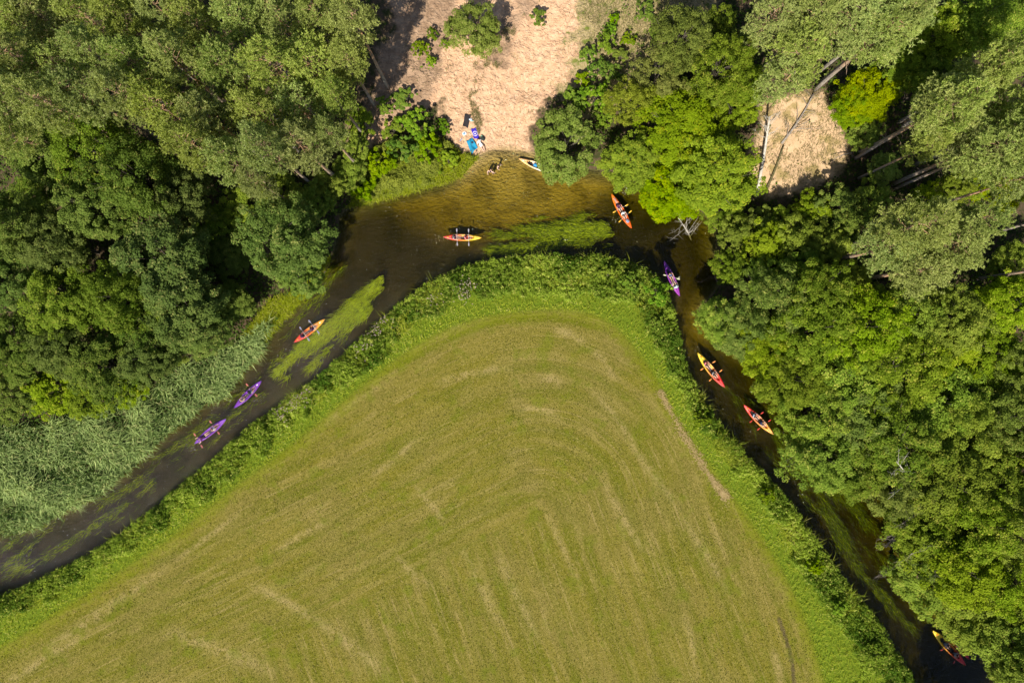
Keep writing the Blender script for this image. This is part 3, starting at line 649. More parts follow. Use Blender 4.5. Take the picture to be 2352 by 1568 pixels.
# herbs on the field-side bank
N0 = 500000
P = np.column_stack([rng.uniform(-72, 72, N0), rng.uniform(-52, 22, N0)])
m = inside(P, SOUTH) & ~inside(P, FIELD); P = P[m]
ds, arc, tn = dist_line(P, SB); df, _, _ = dist_line(P, FE)
f = ds / (ds + df)
clump = fbm(P[:, 0] * .55, P[:, 1] * .55, 31, 3)
wid = fbm(P[:, 0] * .13, P[:, 1] * .13, 33, 2)
keep = (f < .60 + .7 * (clump - .5) + .5 * (wid - .5)) & (rng.random(len(P)) < .5 + .9 * (clump - .35)); Ph, fh, ch = P[keep], f[keep], clump[keep]
sub = rng.permutation(len(Ph))[:9000]; Ph, fh, ch = Ph[sub], fh[sub], ch[sub]
per = 16; idx = np.repeat(np.arange(len(Ph)), per); n = len(idx)
hp = (.35 + 2.2 * ch) * (1 - .55 * fh) * rng.uniform(.7, 1.25, len(Ph)); zz = zat(Ph)
kz = rng.random(n); az = rng.uniform(0, 6.28, n); rad = (.1 + .24 * (1 - kz)) * rng.uniform(.5, 1.3, n)
C = np.column_stack([Ph[idx, 0] + np.cos(az) * rad, Ph[idx, 1] + np.sin(az) * rad, zz[idx] + hp[idx] * (.2 + .8 * kz)])
Nn = np.column_stack([np.cos(az) * .5, np.sin(az) * .5, np.full(n, .8)]) + rng.normal(size=(n, 3)) * .4
T = np.column_stack([np.cos(az), np.sin(az), rng.uniform(-.5, .3, n)]); sz = rng.uniform(.14, .32, n)
V, F = rhombs(C, Nn, sz, sz * .5, rng, T)
pt = fbm(Ph[:, 0] * .3, Ph[:, 1] * .3, 77, 3); tint = np.clip(.1 + .9 * (pt[idx] - .3) * 1.4 + .35 * (rng.random(n) - .5), 0, 1)
stuff('bank_herbs', V, F, M['herb'], tint, np.clip(rng.random(len(Ph))[idx] * .6 + .4 * rng.random(n), 0, 1), 'tall green nettles and herbs along the meadow side of the river', 'herbs')
# long grass of the bank
tallp = fbm(P[:, 0] * .3, P[:, 1] * .3, 36, 3)
keep = rng.random(len(P)) < np.clip(.08 + .75 * (f - .25) + .7 * (tallp > .56) * (f < .6), 0, 1); Pg, fg, tg = P[keep], f[keep], tallp[keep]
sub = rng.permutation(len(Pg))[:72000]; Pg, fg, tg = Pg[sub], fg[sub], tg[sub]
hg = rng.uniform(.35, .8, len(Pg)) * (1.15 - .5 * fg) * np.where((tg > .56) & (fg < .6), 1.9, 1.)
V, F1, F2 = blades(Pg, zat(Pg), hg, rng.uniform(.03, .06, len(Pg)), rng.uniform(.3, 1.2, len(Pg)), rng)
gt = fbm(Pg[:, 0] * .4, Pg[:, 1] * .4, 41); tb = np.clip(.25 + .6 * fg + 1.0 * (gt - .5) + .5 * (rng.random(len(Pg)) - .5), 0, 1); ta = rng.random(len(Pg)) * np.where(gt > .55, 1.0, .85)
stuff('long_grass', V, [F1, F2], M['grass'], np.concatenate([tb, tb]), np.concatenate([ta, ta]), 'bright unmown grass between the herbs and the mown meadow', 'grass')
# straw left along the right edge of the meadow
SL = line([(1515, 900), (1560, 985), (1605, 1060), (1640, 1110), (1665, 1140)])
t_ = rng.random(2600); q = np.array([np.interp(t_, np.linspace(0, 1, len(SL)), SL[:, k]) for k in (0, 1)]).T
q = q + rng.normal(size=q.shape) * (.13 + .24 * (vnoise(t_ * 14, t_ * 0, 3)))[:, None]
q = q[rng.random(len(q)) < .25 + vnoise(q[:, 0] * .5, q[:, 1] * .5, 8)]
V, F1, F2 = blades(q, zat(q), rng.uniform(.07, .14, len(q)), .05, rng.uniform(1.5, 4., len(q)), rng)
tb = rng.random(len(q)); stuff('cut_straw', V, [F1, F2], M['straw'], np.concatenate([tb, tb]), np.zeros(2 * len(q)), 'pale dry straw lying along the right edge of the meadow', 'straw')
# short stubble over the meadow
P = np.column_stack([rng.uniform(-66, 50, 260000), rng.uniform(-45, 6, 260000)]); P = P[inside(P, FIELD)]; P = P[rng.permutation(len(P))[:80000]]
hh = rng.uniform(.06, .14, len(P)); V, F1, F2 = blades(P, zat(P) - .01, hh, rng.uniform(.03, .07, len(P)), rng.uniform(.4, 1.6, len(P)), rng)
gt = fbm(P[:, 0] * .25, P[:, 1] * .25, 61); tb = np.clip(rng.random(len(P)) * .5 + (gt - .4), 0, 1); ta = rng.random(len(P)) * .97
M['stub'] = leaf_mat('stubble_blade', (.07, .085, .006), (.24, .235, .025), (.50, .39, .16), transl=.15)
stuff('meadow_stubble', V, [F1, F2], M['stub'], np.concatenate([tb, tb]), np.concatenate([ta, ta]), 'short mown stubble covering the meadow', 'grass')
# pale flower heads on the left bank
fl = []
for vx, vy, r, k in [(705, 905, 26, 40), (685, 925, 22, 26), (865, 757, 28, 50), (890, 735, 20, 24), (1075, 660, 26, 40), (1070, 685, 20, 26), (655, 945, 20, 40), (840, 790, 22, 40), (1000, 690, 18, 20)]:
    a = rng.normal(size=(k, 2)) * r * .5 + (vx, vy); P3 = np.array([at(x, y)[:2] for x, y in a]); P3 = P3[inside(P3, SOUTH)]
    fl.append(np.column_stack([P3, zat(P3) + rng.uniform(1.0, 1.5, len(P3))]))
fl = np.vstack(fl); V, F = rhombs(np.repeat(fl, 3, 0) + rng.normal(size=(len(fl) * 3, 3)) * .04, rng.normal(size=(len(fl) * 3, 3)) * .5 + (0, 0, 1), .13, .1, rng)
stuff('wildflowers', V, F, M['flower'], rng.random(len(V) // 4), np.zeros(len(V) // 4), 'pale pink flower heads among the bank herbs', 'flowers')
# reeds
P, z = scatter(150000, REEDZ, rng); cl = fbm(P[:, 0] * .5, P[:, 1] * .5, 51); k = rng.random(len(P)) < .35 + .9 * (cl - .3); P, z, cl = P[k], z[k], cl[k]
sub = rng.permutation(len(P))[:27000]; P, z, cl = P[sub], z[sub], cl[sub]
hr = rng.uniform(.8, 1.9, len(P)) * (.35 + 1.3 * cl)
V, F1, F2 = blades(P, z, hr, rng.uniform(.045, .11, len(P)), rng.uniform(.2, .9, len(P)), rng, 1.3, (.4, -.1, 0))
tb = np.clip(rng.random(len(P)) ** 1.4 * .95 + (cl - .45), 0, 1); ta = rng.random(len(P)) * .95
stuff('reeds', V, [F1, F2], M['reed'], np.concatenate([tb, tb]), np.concatenate([ta, ta]), 'pale blue-green reeds filling the left river bank', 'reeds')
# tall grass of the north bank
P, z = scatter(60000, GRASSN, rng); sub = rng.permutation(len(P))[:13000]; P, z = P[sub], z[sub]; cl = fbm(P[:, 0] * .7, P[:, 1] * .7, 52)
V, F1, F2 = blades(P, z, rng.uniform(.4, 1.1, len(P)) * (.6 + .8 * cl), rng.uniform(.03, .06, len(P)), rng.uniform(.3, 1.1, len(P)), rng, 1., (.25, -.45, 0))
P_b, z_b = scatter(26000, pv([(600, 800), (560, 770), (620, 690), (690, 660), (740, 600), (762, 590), (700, 685), (640, 748)]), rng)
Vb, F1b, F2b = blades(P_b, z_b, rng.uniform(.4, 1.2, len(P_b)), rng.uniform(.03, .06, len(P_b)), rng.uniform(.3, 1.1, len(P_b)), rng, 1., (.4, -.3, 0))
o5 = len(V); V = np.vstack([V, Vb]); F1 = np.vstack([F1, F1b + o5]); F2 = np.vstack([F2, F2b + o5]); n = len(F1)
tb = np.clip(rng.random(n) * .6 + .3, 0, 1); ta = rng.random(n) * .9
stuff('bank_grass', V, [F1, F2], M['grass'], np.concatenate([tb, tb]), np.concatenate([ta, ta]), 'tall bright grass on the far bank left of the beach', 'grass')
Pq, zq = scatter(9000, pv([(800, 470), (815, 430), (850, 350), (900, 325), (980, 330), (1030, 330), (1062, 352), (1085, 366), (1055, 400), (1005, 420), (930, 442), (850, 462)]), rng)
cq = fbm(Pq[:, 0] * .6, Pq[:, 1] * .6, 57); k = cq > .36; Pq, zq, cq = Pq[k][:4200], zq[k][:4200], cq[k][:4200]; idx = np.repeat(np.arange(len(Pq)), 15); n = len(idx)
kz = rng.random(n); az = rng.uniform(0, 6.28, n); rad = (.12 + .26 * (1 - kz)) * rng.uniform(.5, 1.3, n)
C = np.column_stack([Pq[idx, 0] + np.cos(az) * rad, Pq[idx, 1] + np.sin(az) * rad, zq[idx] + (.4 + 2.2 * (cq[idx] - .36)) * 1.2 * (.15 + .85 * kz)]); sz = rng.uniform(.14, .3, n)
V, F = rhombs(C, np.column_stack([np.cos(az) * .5, np.sin(az) * .5, np.full(n, .8)]) + rng.normal(size=(n, 3)) * .4, sz, sz * .55, rng, np.column_stack([np.cos(az), np.sin(az), rng.uniform(-.5, .3, n)]))
stuff('bushy_herbs', V, F, M['herb'], np.clip(.5 + .8 * (cq[idx] - .5) + .4 * (rng.random(n) - .5), 0, 1), rng.random(n) * .85, 'bright bushy herbs on the far bank left of the beach', 'herbs')
# undergrowth of the woods
N0 = 420000; P = np.column_stack([rng.uniform(-74, 74, N0), rng.uniform(-52, 54, N0)])
zl, rv, so, dn, dss = land(P); vv = P * (H / (H - zl))[:, None]; vq = np.stack([vv[:, 0] / K + 1176, 784 - vv[:, 1] / K], 1)
ok = ~rv & ~so & (dn > .15); sd1 = sdf(vq, SAND) * K; sd2 = sdf(vq, BARE) * K; sd3 = sdf(vq, DRY) * K; sd4 = sdf(vq, REEDZ) * K
pn = fbm(P[:, 0] * .45, P[:, 1] * .45, 71, 3)
ok &= (sd1 < -.3 - 1.5 * rng.random(len(P))) & (sd4 < 0) & ((sd2 < 0) | (rng.random(len(P)) < .012)) & ((sd3 < 0) | (rng.random(len(P)) < .22 * (pn > .52)))
dark = (vq[:, 0] > 790) & (vq[:, 0] < 905) & (vq[:, 1] < 420); ok &= ~(dark & (rng.random(len(P)) < .8))
ok &= pn > .33; P = P[ok]; zl = zl[ok]; pn = pn[ok]; sub = rng.permutation(len(P))[:125000]; P, zl, pn = P[sub], zl[sub], pn[sub]; n = len(P)
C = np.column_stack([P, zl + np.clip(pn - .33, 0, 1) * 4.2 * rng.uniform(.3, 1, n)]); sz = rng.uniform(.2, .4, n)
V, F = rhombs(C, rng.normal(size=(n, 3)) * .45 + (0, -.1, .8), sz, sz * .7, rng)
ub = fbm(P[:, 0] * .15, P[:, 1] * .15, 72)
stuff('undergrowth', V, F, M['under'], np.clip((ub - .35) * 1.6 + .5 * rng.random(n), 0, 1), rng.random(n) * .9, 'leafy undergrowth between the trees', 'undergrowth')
# dry tufts on the sand
P, z = scatter(9000, SAND, rng); k = fbm(P[:, 0] * .5, P[:, 1] * .5, 81, 4) > .58; P, z = P[k], z[k]
V, F1, F2 = blades(P, z, rng.uniform(.1, .35, len(P)), .03, rng.uniform(.4, 1.3, len(P)), rng)
P_b, z_b = scatter(7000, BARE, rng); k = fbm(P_b[:, 0] * .5, P_b[:, 1] * .5, 82, 4) > .47; P_b, z_b = P_b[k], z_b[k]
Vb, F1b, F2b = blades(P_b, z_b, rng.uniform(.1, .4, len(P_b)), .035, rng.uniform(.5, 1.5, len(P_b)), rng)
P_d, z_d = scatter(20000, DRY, rng); q_ = P_d * (H / (H - z_d))[:, None]; k = sdf(np.stack([q_[:, 0] / K + 1176, 784 - q_[:, 1] / K], 1), DRY) * K + 9 * (fbm(P_d[:, 0] * .5, P_d[:, 1] * .5, 85, 4) - .55) > 2 * rng.random(len(P_d)); P_d, z_d = P_d[k], z_d[k]; P_s, z_s = scatter(9000, pv([(1072, 190), (1092, 180), (1100, 255), (1112, 300), (1100, 310), (1085, 268)]), rng); P_w, z_w = scatter(9000, pv([(1085, 150), (1130, 90), (1200, 30), (1230, 60), (1180, 110), (1125, 180), (1095, 190)]), rng)
k = fbm(P_s[:, 0] * 1.1, P_s[:, 1] * 1.1, 83, 3) > .5; P_s, z_s = P_s[k][:700], z_s[k][:700]; k = fbm(P_w[:, 0] * 1.3, P_w[:, 1] * 1.3, 84, 3) > .62; P_w, z_w = P_w[k], z_w[k]; P_d = np.vstack([P_d, P_s, P_w]); z_d = np.concatenate([z_d, z_s, z_w])
Vd, F1d, F2d = blades(P_d, z_d, rng.uniform(.1, .45, len(P_d)), .035, rng.uniform(.5, 1.5, len(P_d)), rng)
a, b_ = len(V), len(V) + len(Vb); V = np.vstack([V, Vb, Vd]); F1 = np.vstack([F1, F1b + a, F1d + b_]); F2 = np.vstack([F2, F2b + a, F2d + b_]); n = len(F1)
M['drygrass'] = leaf_mat('dry_grass', (.15, .15, .035), (.40, .32, .15), (.16, .22, .03), transl=.15)
tb = rng.random(n); ta = rng.random(n); stuff('dry_grass', V, [F1, F2], M['drygrass'], np.concatenate([tb, tb]), np.concatenate([ta, ta]), 'thin dry grass tufts on the sandy slopes', 'grass')
# weed trailing in the current
WEED = [(pv([(880, 630), (895, 660), (850, 720), (790, 790), (720, 850), (660, 870), (620, 840), (660, 800), (730, 760), (790, 700), (840, 640)]), 17000, .95, (-.74, -.67), -.005),
        (pv([(1140, 520), (1260, 492), (1380, 488), (1425, 520), (1425, 585), (1300, 575), (1140, 588), (1080, 560)]), 7500, .75, (-.96, -.1), -.03),
        (pv([(540, 860), (640, 745), (760, 590), (820, 600), (760, 680), (660, 800), (600, 900), (540, 900)]), 3600, .45, (-.7, -.7), -.06),
        (pv([(0, 1235), (150, 1180), (300, 1080), (430, 960), (600, 870), (640, 900), (480, 1030), (300, 1180), (100, 1300), (0, 1340)]), 7000, .42, (-.8, -.55), -.13),
        (pv([(1700, 850), (1760, 900), (1830, 1020), (1960, 1130), (2050, 1250), (2140, 1420), (2100, 1480), (1960, 1330), (1820, 1120), (1690, 950), (1640, 870)]), 11000, .24, (.6, -.8), -.10)]
Vs, Fs, Ts = [], [], []; base = 0
for poly, n0, br, dv, zt in WEED:
    q = rng.uniform(poly.min(0), poly.max(0), (n0 * 3, 2)); q = q[inside(q, poly)]; P = np.stack([(q[:, 0] - 1176) * K, (784 - q[:, 1]) * K], 1)
    edge = sdf(q, poly) * K; dv = np.array(dv); rot = np.array([dv[1], -dv[0]])
    st = fbm((P @ dv) * .2 + fbm(P[:, 0] * .3, P[:, 1] * .3, 95) * 1.2, (P @ rot) * 1.25, 91, 4); k = (rng.random(len(P)) < np.clip((st - .44 + .05 * (br > .6)) * 7, 0, 1) * np.clip((edge - .1 + 3.0 * (fbm(P[:, 0] * .55, P[:, 1] * .55, 96) - .45)) / 1.3, 0, 1)); P, st = P[k][:n0], st[k][:n0]; n = len(P)
    L = rng.uniform(.4, 1.1, n) * 1.5; wv = rng.uniform(.016, .042, n) * (.7 if br < .3 else 1.); yaw = rng.normal(size=n) * .28
    d = np.stack([dv[0] * np.cos(yaw) - dv[1] * np.sin(yaw), dv[0] * np.sin(yaw) + dv[1] * np.cos(yaw)], 1); s = np.stack([-d[:, 1], d[:, 0]], 1)
    zz = zt - rng.uniform(0, .30, n) - .9 * np.clip(.62 - st, 0, 1); tq = np.linspace(0, 1, 4); pts = []
    for t_ in tq:
        off = np.sin(t_ * 5 + rng.uniform(0, 6.28, n)) * .05; c = P + d * (L * t_)[:, None] + s * off[:, None]; w = wv * (1 - .7 * t_)
        zc_ = zz - .08 * (1 - t_); pts += [np.column_stack([c + s * w[:, None], zc_]), np.column_stack([c - s * w[:, None], zc_])]
    V = np.stack(pts, 1).reshape(-1, 3); i = np.arange(n)[:, None] * 8
    for k in range(3): Fs.append(base + i + np.array([[2 * k, 2 * k + 1, 2 * k + 3, 2 * k + 2]])); Ts.append(np.clip(br * rng.uniform(0, 1.5, n) * (.5 + 1.1 * fbm(P[:, 0] * 1.2, P[:, 1] * 1.2, 97)) + .5 * (rng.random(n) < .12), 0, 1))
    Vs.append(V); base += len(V)
tt = np.concatenate(Ts); stuff('river_weed', np.vstack(Vs), np.vstack(Fs), M['weed'], tt, np.zeros(len(tt)), 'green water weed trailing with the current', 'water weed')

q = rng.uniform((0, 440), (2352, 1568), (26000, 2)); P = np.stack([(q[:, 0] - 1176) * K, (784 - q[:, 1]) * K], 1); P = P[inside(P, RIVER)]  # pale flecks modelled as sun glints on the water, densest on the left arm
k = rng.random(len(P)) < np.where(P[:, 0] < -20, .20, .05) * (fbm(P[:, 0] * .4, P[:, 1] * .4, 99) > .45); P = P[k]; n = len(P); 
for vx, vy, rr_, k_ in [(1437, 440, 9, 26), (1442, 430, 8, 18), (1415, 505, 10, 12), (470, 990, 14, 20), (445, 1030, 14, 18), (562, 895, 12, 12), (595, 915, 10, 10), (1010, 547, 16, 16), (1540, 655, 12, 14), (1598, 800, 8, 10), (1660, 880, 8, 6), (690, 770, 12, 8), (660, 800, 12, 6)]:
    a = rng.normal(size=(k_, 2)) * rr_ * .5 + (vx, vy); P = np.vstack([P, np.stack([(a[:, 0] - 1176) * K, (784 - a[:, 1]) * K], 1)])
P = P[inside(P, RIVER)]; n = len(P); sz = rng.uniform(.05, .14, n)
V, F = rhombs(np.column_stack([P, np.full(n, .012)]), rng.normal(size=(n, 3)) * .05 + (0, 0, 1), sz, sz * .55, rng)
stuff('glint_foam_flecks', V, F, leaf_mat('fleck', (.20, .19, .12), (.62, .60, .52), (.5, .42, .08), transl=0), rng.random(n), rng.random(n), 'pale flecks painted as sun glints, with splash foam and leaves, on the river', 'flecks')
# ------------------------------------------------------------------ dead wood
def deadtree(name, label, cat, p0, p1, r0, mat, nb=12, bl=1.6, seed=1, up=.25, curve=.15, taper=.35, first=.3, twigs=True):
    rng = np.random.default_rng(seed); p0, p1 = np.array(p0, float), np.array(p1, float); d = p1 - p0; L = np.linalg.norm(d)
    e = empty(name, p0); tag(e, label, cat); q = np.linspace(0, 1, 9); side = norm(np.cross(d, [0, 0, 1.0]) + 1e-6)
    pts = [d * t + side * math.sin(t * 3.3) * curve for t in q]
    mb = MB(); mb.tube(pts, [r0 * (1 - (1 - taper) * t) for t in q], 9); mb.build('trunk', mat, e)
    for k in range(nb):
        t = first + (1 - first) * (k + rng.random()) / nb; b0 = d * t + side * math.sin(t * 3.3) * curve; a = rng.uniform(0, 6.28)
        dv = norm(d / L * rng.uniform(.2, .9) + side * math.cos(a) + np.array([0, 0, 1]) * abs(math.sin(a)) * up + rng.normal(size=3) * .15); l = bl * rng.uniform(.5, 1.2) * (1.15 - .5 * t)
        m = b0 + dv * l * .5 + rng.normal(size=3) * .08 * l; tp = b0 + dv * l + rng.normal(size=3) * .14 * l
        bb = MB(); rb = r0 * .32 * (1.1 - .6 * t); bb.tube([b0, m, tp], [rb, rb * .65, rb * .2], 5)
        if twigs:
            for j in range(4):
                s = rng.uniform(.35, .95); o = b0 + (tp - b0) * s; tv = norm(dv + rng.normal(size=3) * .7); ll = l * rng.uniform(.2, .45)
                bb.tube([o, o + tv * ll * .5 + rng.normal(size=3) * .04, o + tv * ll], [rb * .4, rb * .28, rb * .1], 4, cap=False)
        bb.build('branch', mat, e)
    return e
def gp(vx, vy, up): q = on_ground(vx, vy, up); return (q.x, q.y, q.z + up)
deadtree('dead_tree', 'straight bleached dead trunk slanting up the bare sandy gap', 'dead tree', gp(1737, 452, .0), gp(1768, 268, 3.6), .21, M['deadwood'], 14, 2.2, 5, .5, .1, .55, .72)
deadtree('fallen_tree', 'brown forked fallen branch lying on the bare sand', 'fallen tree', gp(1795, 330, .12), gp(1870, 215, .5), .15, M['greydead'], 12, 2.4, 6, .3, .2, .4, .1)
deadtree('fallen_tree', 'long mossy fallen stem running down the grassy sand beside the bleached trunk', 'fallen tree', gp(1747, 462, .12), gp(1800, 335, .35), .17, bark_mat('mossy_bark', (.17, .15, .07), (.16, .14, .06)), 6, 1.3, 7, .3, .15, .5, .3)
deadtree('dead_branches', 'bare bleached crown sticking out over the river under the bright trees', 'dead tree', gp(1588, 551, .3), gp(1558, 500, 4.6), .10, M['deadwood'], 18, 2.6, 8, .5, .1, .3, .12)
deadtree('dead_branches', 'bare white forked branch over the brown pool of the right river arm', 'dead branch', gp(1962, 1105, 6.5), gp(2040, 1040, 8.5), .07, M['deadwood'], 5, 2.4, 9, .4, .2, .3, .15)
deadtree('dead_branches', 'spreading grey leafless treetop among the alders right of the brown pool', 'dead tree', gp(2090, 1105, 9.0), gp(2060, 1060, 12.6), .12, M['deadwood'], 13, 2.6, 10, .5, .1, .3, .1)
for i, (vx, vy, wx, wy, w_) in enumerate([(2035, 1255, 2075, 1200, 'upper'), (2050, 1310, 2095, 1270, 'lower'), (2110, 1345, 2150, 1310, 'rightmost')]):
    deadtree('dead_willow', w_ + ' of three grey twiggy dead willow tops at the water by the right bank', 'dead tree', gp(vx, vy, 1.5), gp(wx, wy, 11.5), .10, M['greydead'], 26, 3.2, 20 + i, .6, .2, .3, .1)
deadtree('dead_tree', 'grey dead snag with broken twigs at the foot of the long pine trunk', 'dead tree', gp(1960, 350, .3), gp(1915, 365, 1.2), .08, M['greydead'], 8, 1.1, 30, .5, .1, .3, .1)
for i, (bx, by, r_, lab) in enumerate([(1975, 350, .29, 'long bare-stemmed pine rising beside the bare sandy gap'), (2055, 434, .22, 'bare-stemmed pine in deep shade, below the long bare-stemmed one'), (2278, 536, .25, 'pine with a short bare stem at the right edge beside the pale pine cluster'), (2232, 642, .25, 'pine with a low bare stem reaching out of the right edge'), (1884, 163, .34, 'big pine with a thick forked stem above the bare sandy gap')]):
    q = on_ground(bx, by); cm, tm, R, zc = LIB['pine'][i % 6]; e = empty('pine_tree', q, i * 1.3); r_ *= .68; e.scale = (r_ / .24,) * 2 + (1.0,)
    tag(e, lab, 'pine', RP); t_o = obj('trunk', tm, e); c_o = obj('crown', cm, e); c_o.scale = (.95 * .24 / r_ * (1.1 if i != 4 else 1.3),) * 2 + (1,)
deadtree('fallen_tree', 'thin pinkish fallen stem in the shade below the bare-stemmed pines', 'fallen tree', gp(1995, 446, .3), gp(2085, 459, .8), .07, M['browndead'], 4, .8, 31, .3, .1, .5, .3)
deadtree('dead_branches', 'twisted bare branch hanging below the stem at the right edge', 'dead branch', gp(2300, 650, 5.5), gp(2345, 695, 4.0), .06, M['pinebark'], 4, 1.0, 32, .2, .25, .4, .3)
deadtree('dead_tree', 'dark uprooted stump with twisted roots in the shaded inlet', 'tree stump', gp(1650, 650, .2), gp(1610, 600, .35), .14, M['browndead'], 14, 1.6, 33, .2, .2, .4, .1)

# ------------------------------------------------------------------ kayaks
def ramp_mat(name, a, b, rough=.35):
    t = NT(name); sp = t.n('ShaderNodeSeparateXYZ'); t.put(sp.inputs[0], t.objc()); f = t.noise(t.objc(), 3., 3)
    x = t.math('ADD', sp.outputs[0], t.math('MULTIPLY', t.math('SUBTRACT', f, .5), .5))
    c = t.mix(t.sstep(x, -1.5, 1.5), a, b)
    c = t.mix(t.math('MULTIPLY', t.sstep(t.noise(t.objc(), 9., 5, .75), .56, .70), .45), c, tuple(min(1, x_ * .55 + .12) for x_ in a))
    return t.done(t.bsdf(c, rough, .45, t.bump(t.noise(t.objc(), 25, 2), .08, .01)))
M['blackplastic'] = simple('black_plastic', (.025, .024, .028), .5); M['white'] = simple('white_badge', (.78, .78, .76), .4, var=.05)
M['darkgrey'] = simple('dark_grey', (.07, .065, .075), .6)
HALF = 2.32
def kb(t): return .415 * (max(0, 1 - abs(t) ** 2.2)) ** .9 + .012
def kg(t): return .23 + .13 * abs(t) ** 3
def kc(t):
    e = abs(t - .01) / .60
    return .80 * kb(t) * (max(0, 1 - e ** 5)) ** .5 if e < 1 else 0.
def make_hull():
    ts = np.unique(np.concatenate([np.linspace(-1, 1, 45), np.array([-.59, -.585, -.575, .61, .605, .595])])); V, F = [], []; 
    for t in ts:
        b, g, c = kb(t), kg(t), kc(t); k = -.10 + .30 * max(0, (abs(t) - .78) / .22) ** 2; x = t * HALF; dk = g + .10 * b / .41; rim = dk + .02 if c > 0 else dk
        mid = .5 * (b + c); half = [(0, k), (.62 * b, k + .025), (.95 * b, max(.07, k + .06)), (b, g), (mid, g + (dk - g) * (.7 if c > 0 else .6)), (c, rim), (c * .86, .10 if c > 0 else rim - .001), (0, .045 if c > 0 else rim - .002)]
        V += [(x, y, z) for y, z in half] + [(x, -y, z) for y, z in half]
    m = 8
    for i in range(len(ts) - 1):
        a, bb = i * 16, (i + 1) * 16
        for j in range(m - 1):
            F.append([a + j, bb + j, bb + j + 1, a + j + 1]); F.append([a + 8 + j + 1, bb + 8 + j + 1, bb + 8 + j, a + 8 + j])
    mb = MB(); mb.add(V, F); return mb
HULL = make_hull().mesh('hull'); HULL.materials.append(None)
cm_ = MB(); tt_ = np.linspace(-.585, .605, 30); ring = [(t * HALF, kc(t), kg(t) + .10 * kb(t) / .41 + .03) for t in tt_]; ring = ring + [(x, -y, z) for x, y, z in ring[::-1]] + ring[:1]
cm_.tube(ring, .022, 6, cap=False); COAM = cm_.mesh('coaming')
COAM.materials.append(None)
sm_ = MB(); sm_.box((0, 0, .075), (.40, .42, .06)); sm_.box((-.21, 0, .24), (.05, .40, .30), Euler((0, -.2, 0))); SEAT = sm_.mesh('seat', M['blackplastic'], False)
hd = MB(); hd.tube([(0, -.05, .0), (.03, -.02, .03), (.03, .02, .03), (0, .05, 0)], .012, 6); HANDLE = hd.mesh('carry_handle', M['blackplastic'])
bd = MB(); bd.ball((0, 0, 0), (.12, .08, .02), 14, 5); BADGE = bd.mesh('deck_badge', M['white'])
hm = MB(); hm.ball((0, 0, 0), (.13, .12, .018), 14, 5); HATCH = hm.mesh('hatch_cover')
HATCH.materials.append(None)
kgroup = 'double kayaks paddled on the river'
shade_mb = MB(); shade_mb.box((-.1, 0, .062), (2.05, .40, .02)); SHADE_ = shade_mb.mesh('cockpit_shade', M['darkgrey'], False)  # dark sheet on the cockpit floor, standing in for the shade inside
def slot(o, mat):
    o.material_slots[0].link = 'OBJECT'; o.material_slots[0].material = mat; return o
def kayak(label, stern, bow, mat, seats=(-1.0, .42), badge=False, group=kgroup, z=0.0, length=None, hatch=True):
    s, b = Vector(at(*stern)), Vector(at(*bow)); d = b - s; c = (s + b) / 2; e = empty('kayak', (c.x, c.y, z), math.atan2(d.y, d.x))
    L = length or d.length; f = L / (2 * HALF); e.scale = (f, max(1.0, f * .98), 1); tag(e, label, 'kayak', group)
    slot(obj('hull', HULL, e), mat); slot(obj('coaming', COAM, e), mat)
    for sx in seats: obj('seat', SEAT, e, (sx, 0, 0))
    obj('cockpit_shade', SHADE_, e)
    for sx in (-1, 1): obj('carry_handle', HANDLE, e, (sx * HALF * .93, 0, kg(.93) + .03), (0, 0, 0 if sx > 0 else math.pi))
    if badge: obj('deck_badge', BADGE, e, (1.62, .0, kg(.7) + .10 * kb(.7) / .41 + .005), (0, -.05, 0))
    if hatch: slot(obj('hatch_cover', HATCH, e, (-1.78, 0, kg(.77) + .10 * kb(.77) / .41)), mat)
    e['f'] = f
    return e
M['k_redyel'] = ramp_mat('red_to_yellow_hull', (.72, .045, .03), (.82, .50, .03)); M['k_yelred'] = ramp_mat('yellow_to_red_hull', (.80, .55, .03), (.66, .02, .025))
M['k_redor'] = ramp_mat('red_to_orange_hull', (.70, .03, .02), (.82, .36, .05)); M['k_orange'] = ramp_mat('orange_hull', (.80, .17, .01), (.80, .12, .01)); M['k_purple'] = ramp_mat('purple_hull', (.17, .035, .36), (.20, .045, .40)); M['k_purple2'] = ramp_mat('magenta_purple_hull', (.16, .03, .30), (.32, .05, .40))
M['k_yellow'] = ramp_mat('yellow_hull', (.72, .54, .02), (.74, .42, .02)); M['k_beach'] = ramp_mat('orange_and_white_hull', (.80, .46, .17), (.84, .82, .80))
k1 = kayak('red kayak with a yellow bow in mid-river below the beach', (1019, 545), (1106, 547), M['k_redyel'])
M['k_redor2'] = ramp_mat('red_to_amber_hull', (.74, .06, .035), (.84, .38, .03))
k2 = kayak('red to amber kayak next to the bright weed patch', (677, 786), (747, 733), M['k_redor2'], badge=True)
k3 = kayak('purple kayak with a white badge, ahead of the other purple kayak', (540, 936), (602, 874), M['k_purple'], badge=True, hatch=False)
k4 = kayak('purple kayak whose rear paddler leans over the stern, near the reeds', (449, 1018), (521, 961), M['k_purple'], hatch=False)
k5 = kayak('all-orange kayak with yellow paddles below the bright trees', (1404, 447), (1450, 525), M['k_orange'], seats=(-.72, .32), hatch=False)
k6 = kayak('dark purple kayak in the shade, close to the meadow tip', (1524, 600), (1560, 680), M['k_purple2'], seats=(-.55, 1.1), hatch=False)
k7 = kayak('yellow kayak with a red bow where the right river arm narrows', (1601, 810), (1663, 889), M['k_yelred'])
k8 = kayak('red kayak with an orange bow, downstream of the yellow one', (1707, 929), (1774, 996), M['k_redor'])
k9 = kayak('yellow kayak with a red bow in the dark lower right corner', (2140, 1445), (2214, 1524), M['k_yelred'])
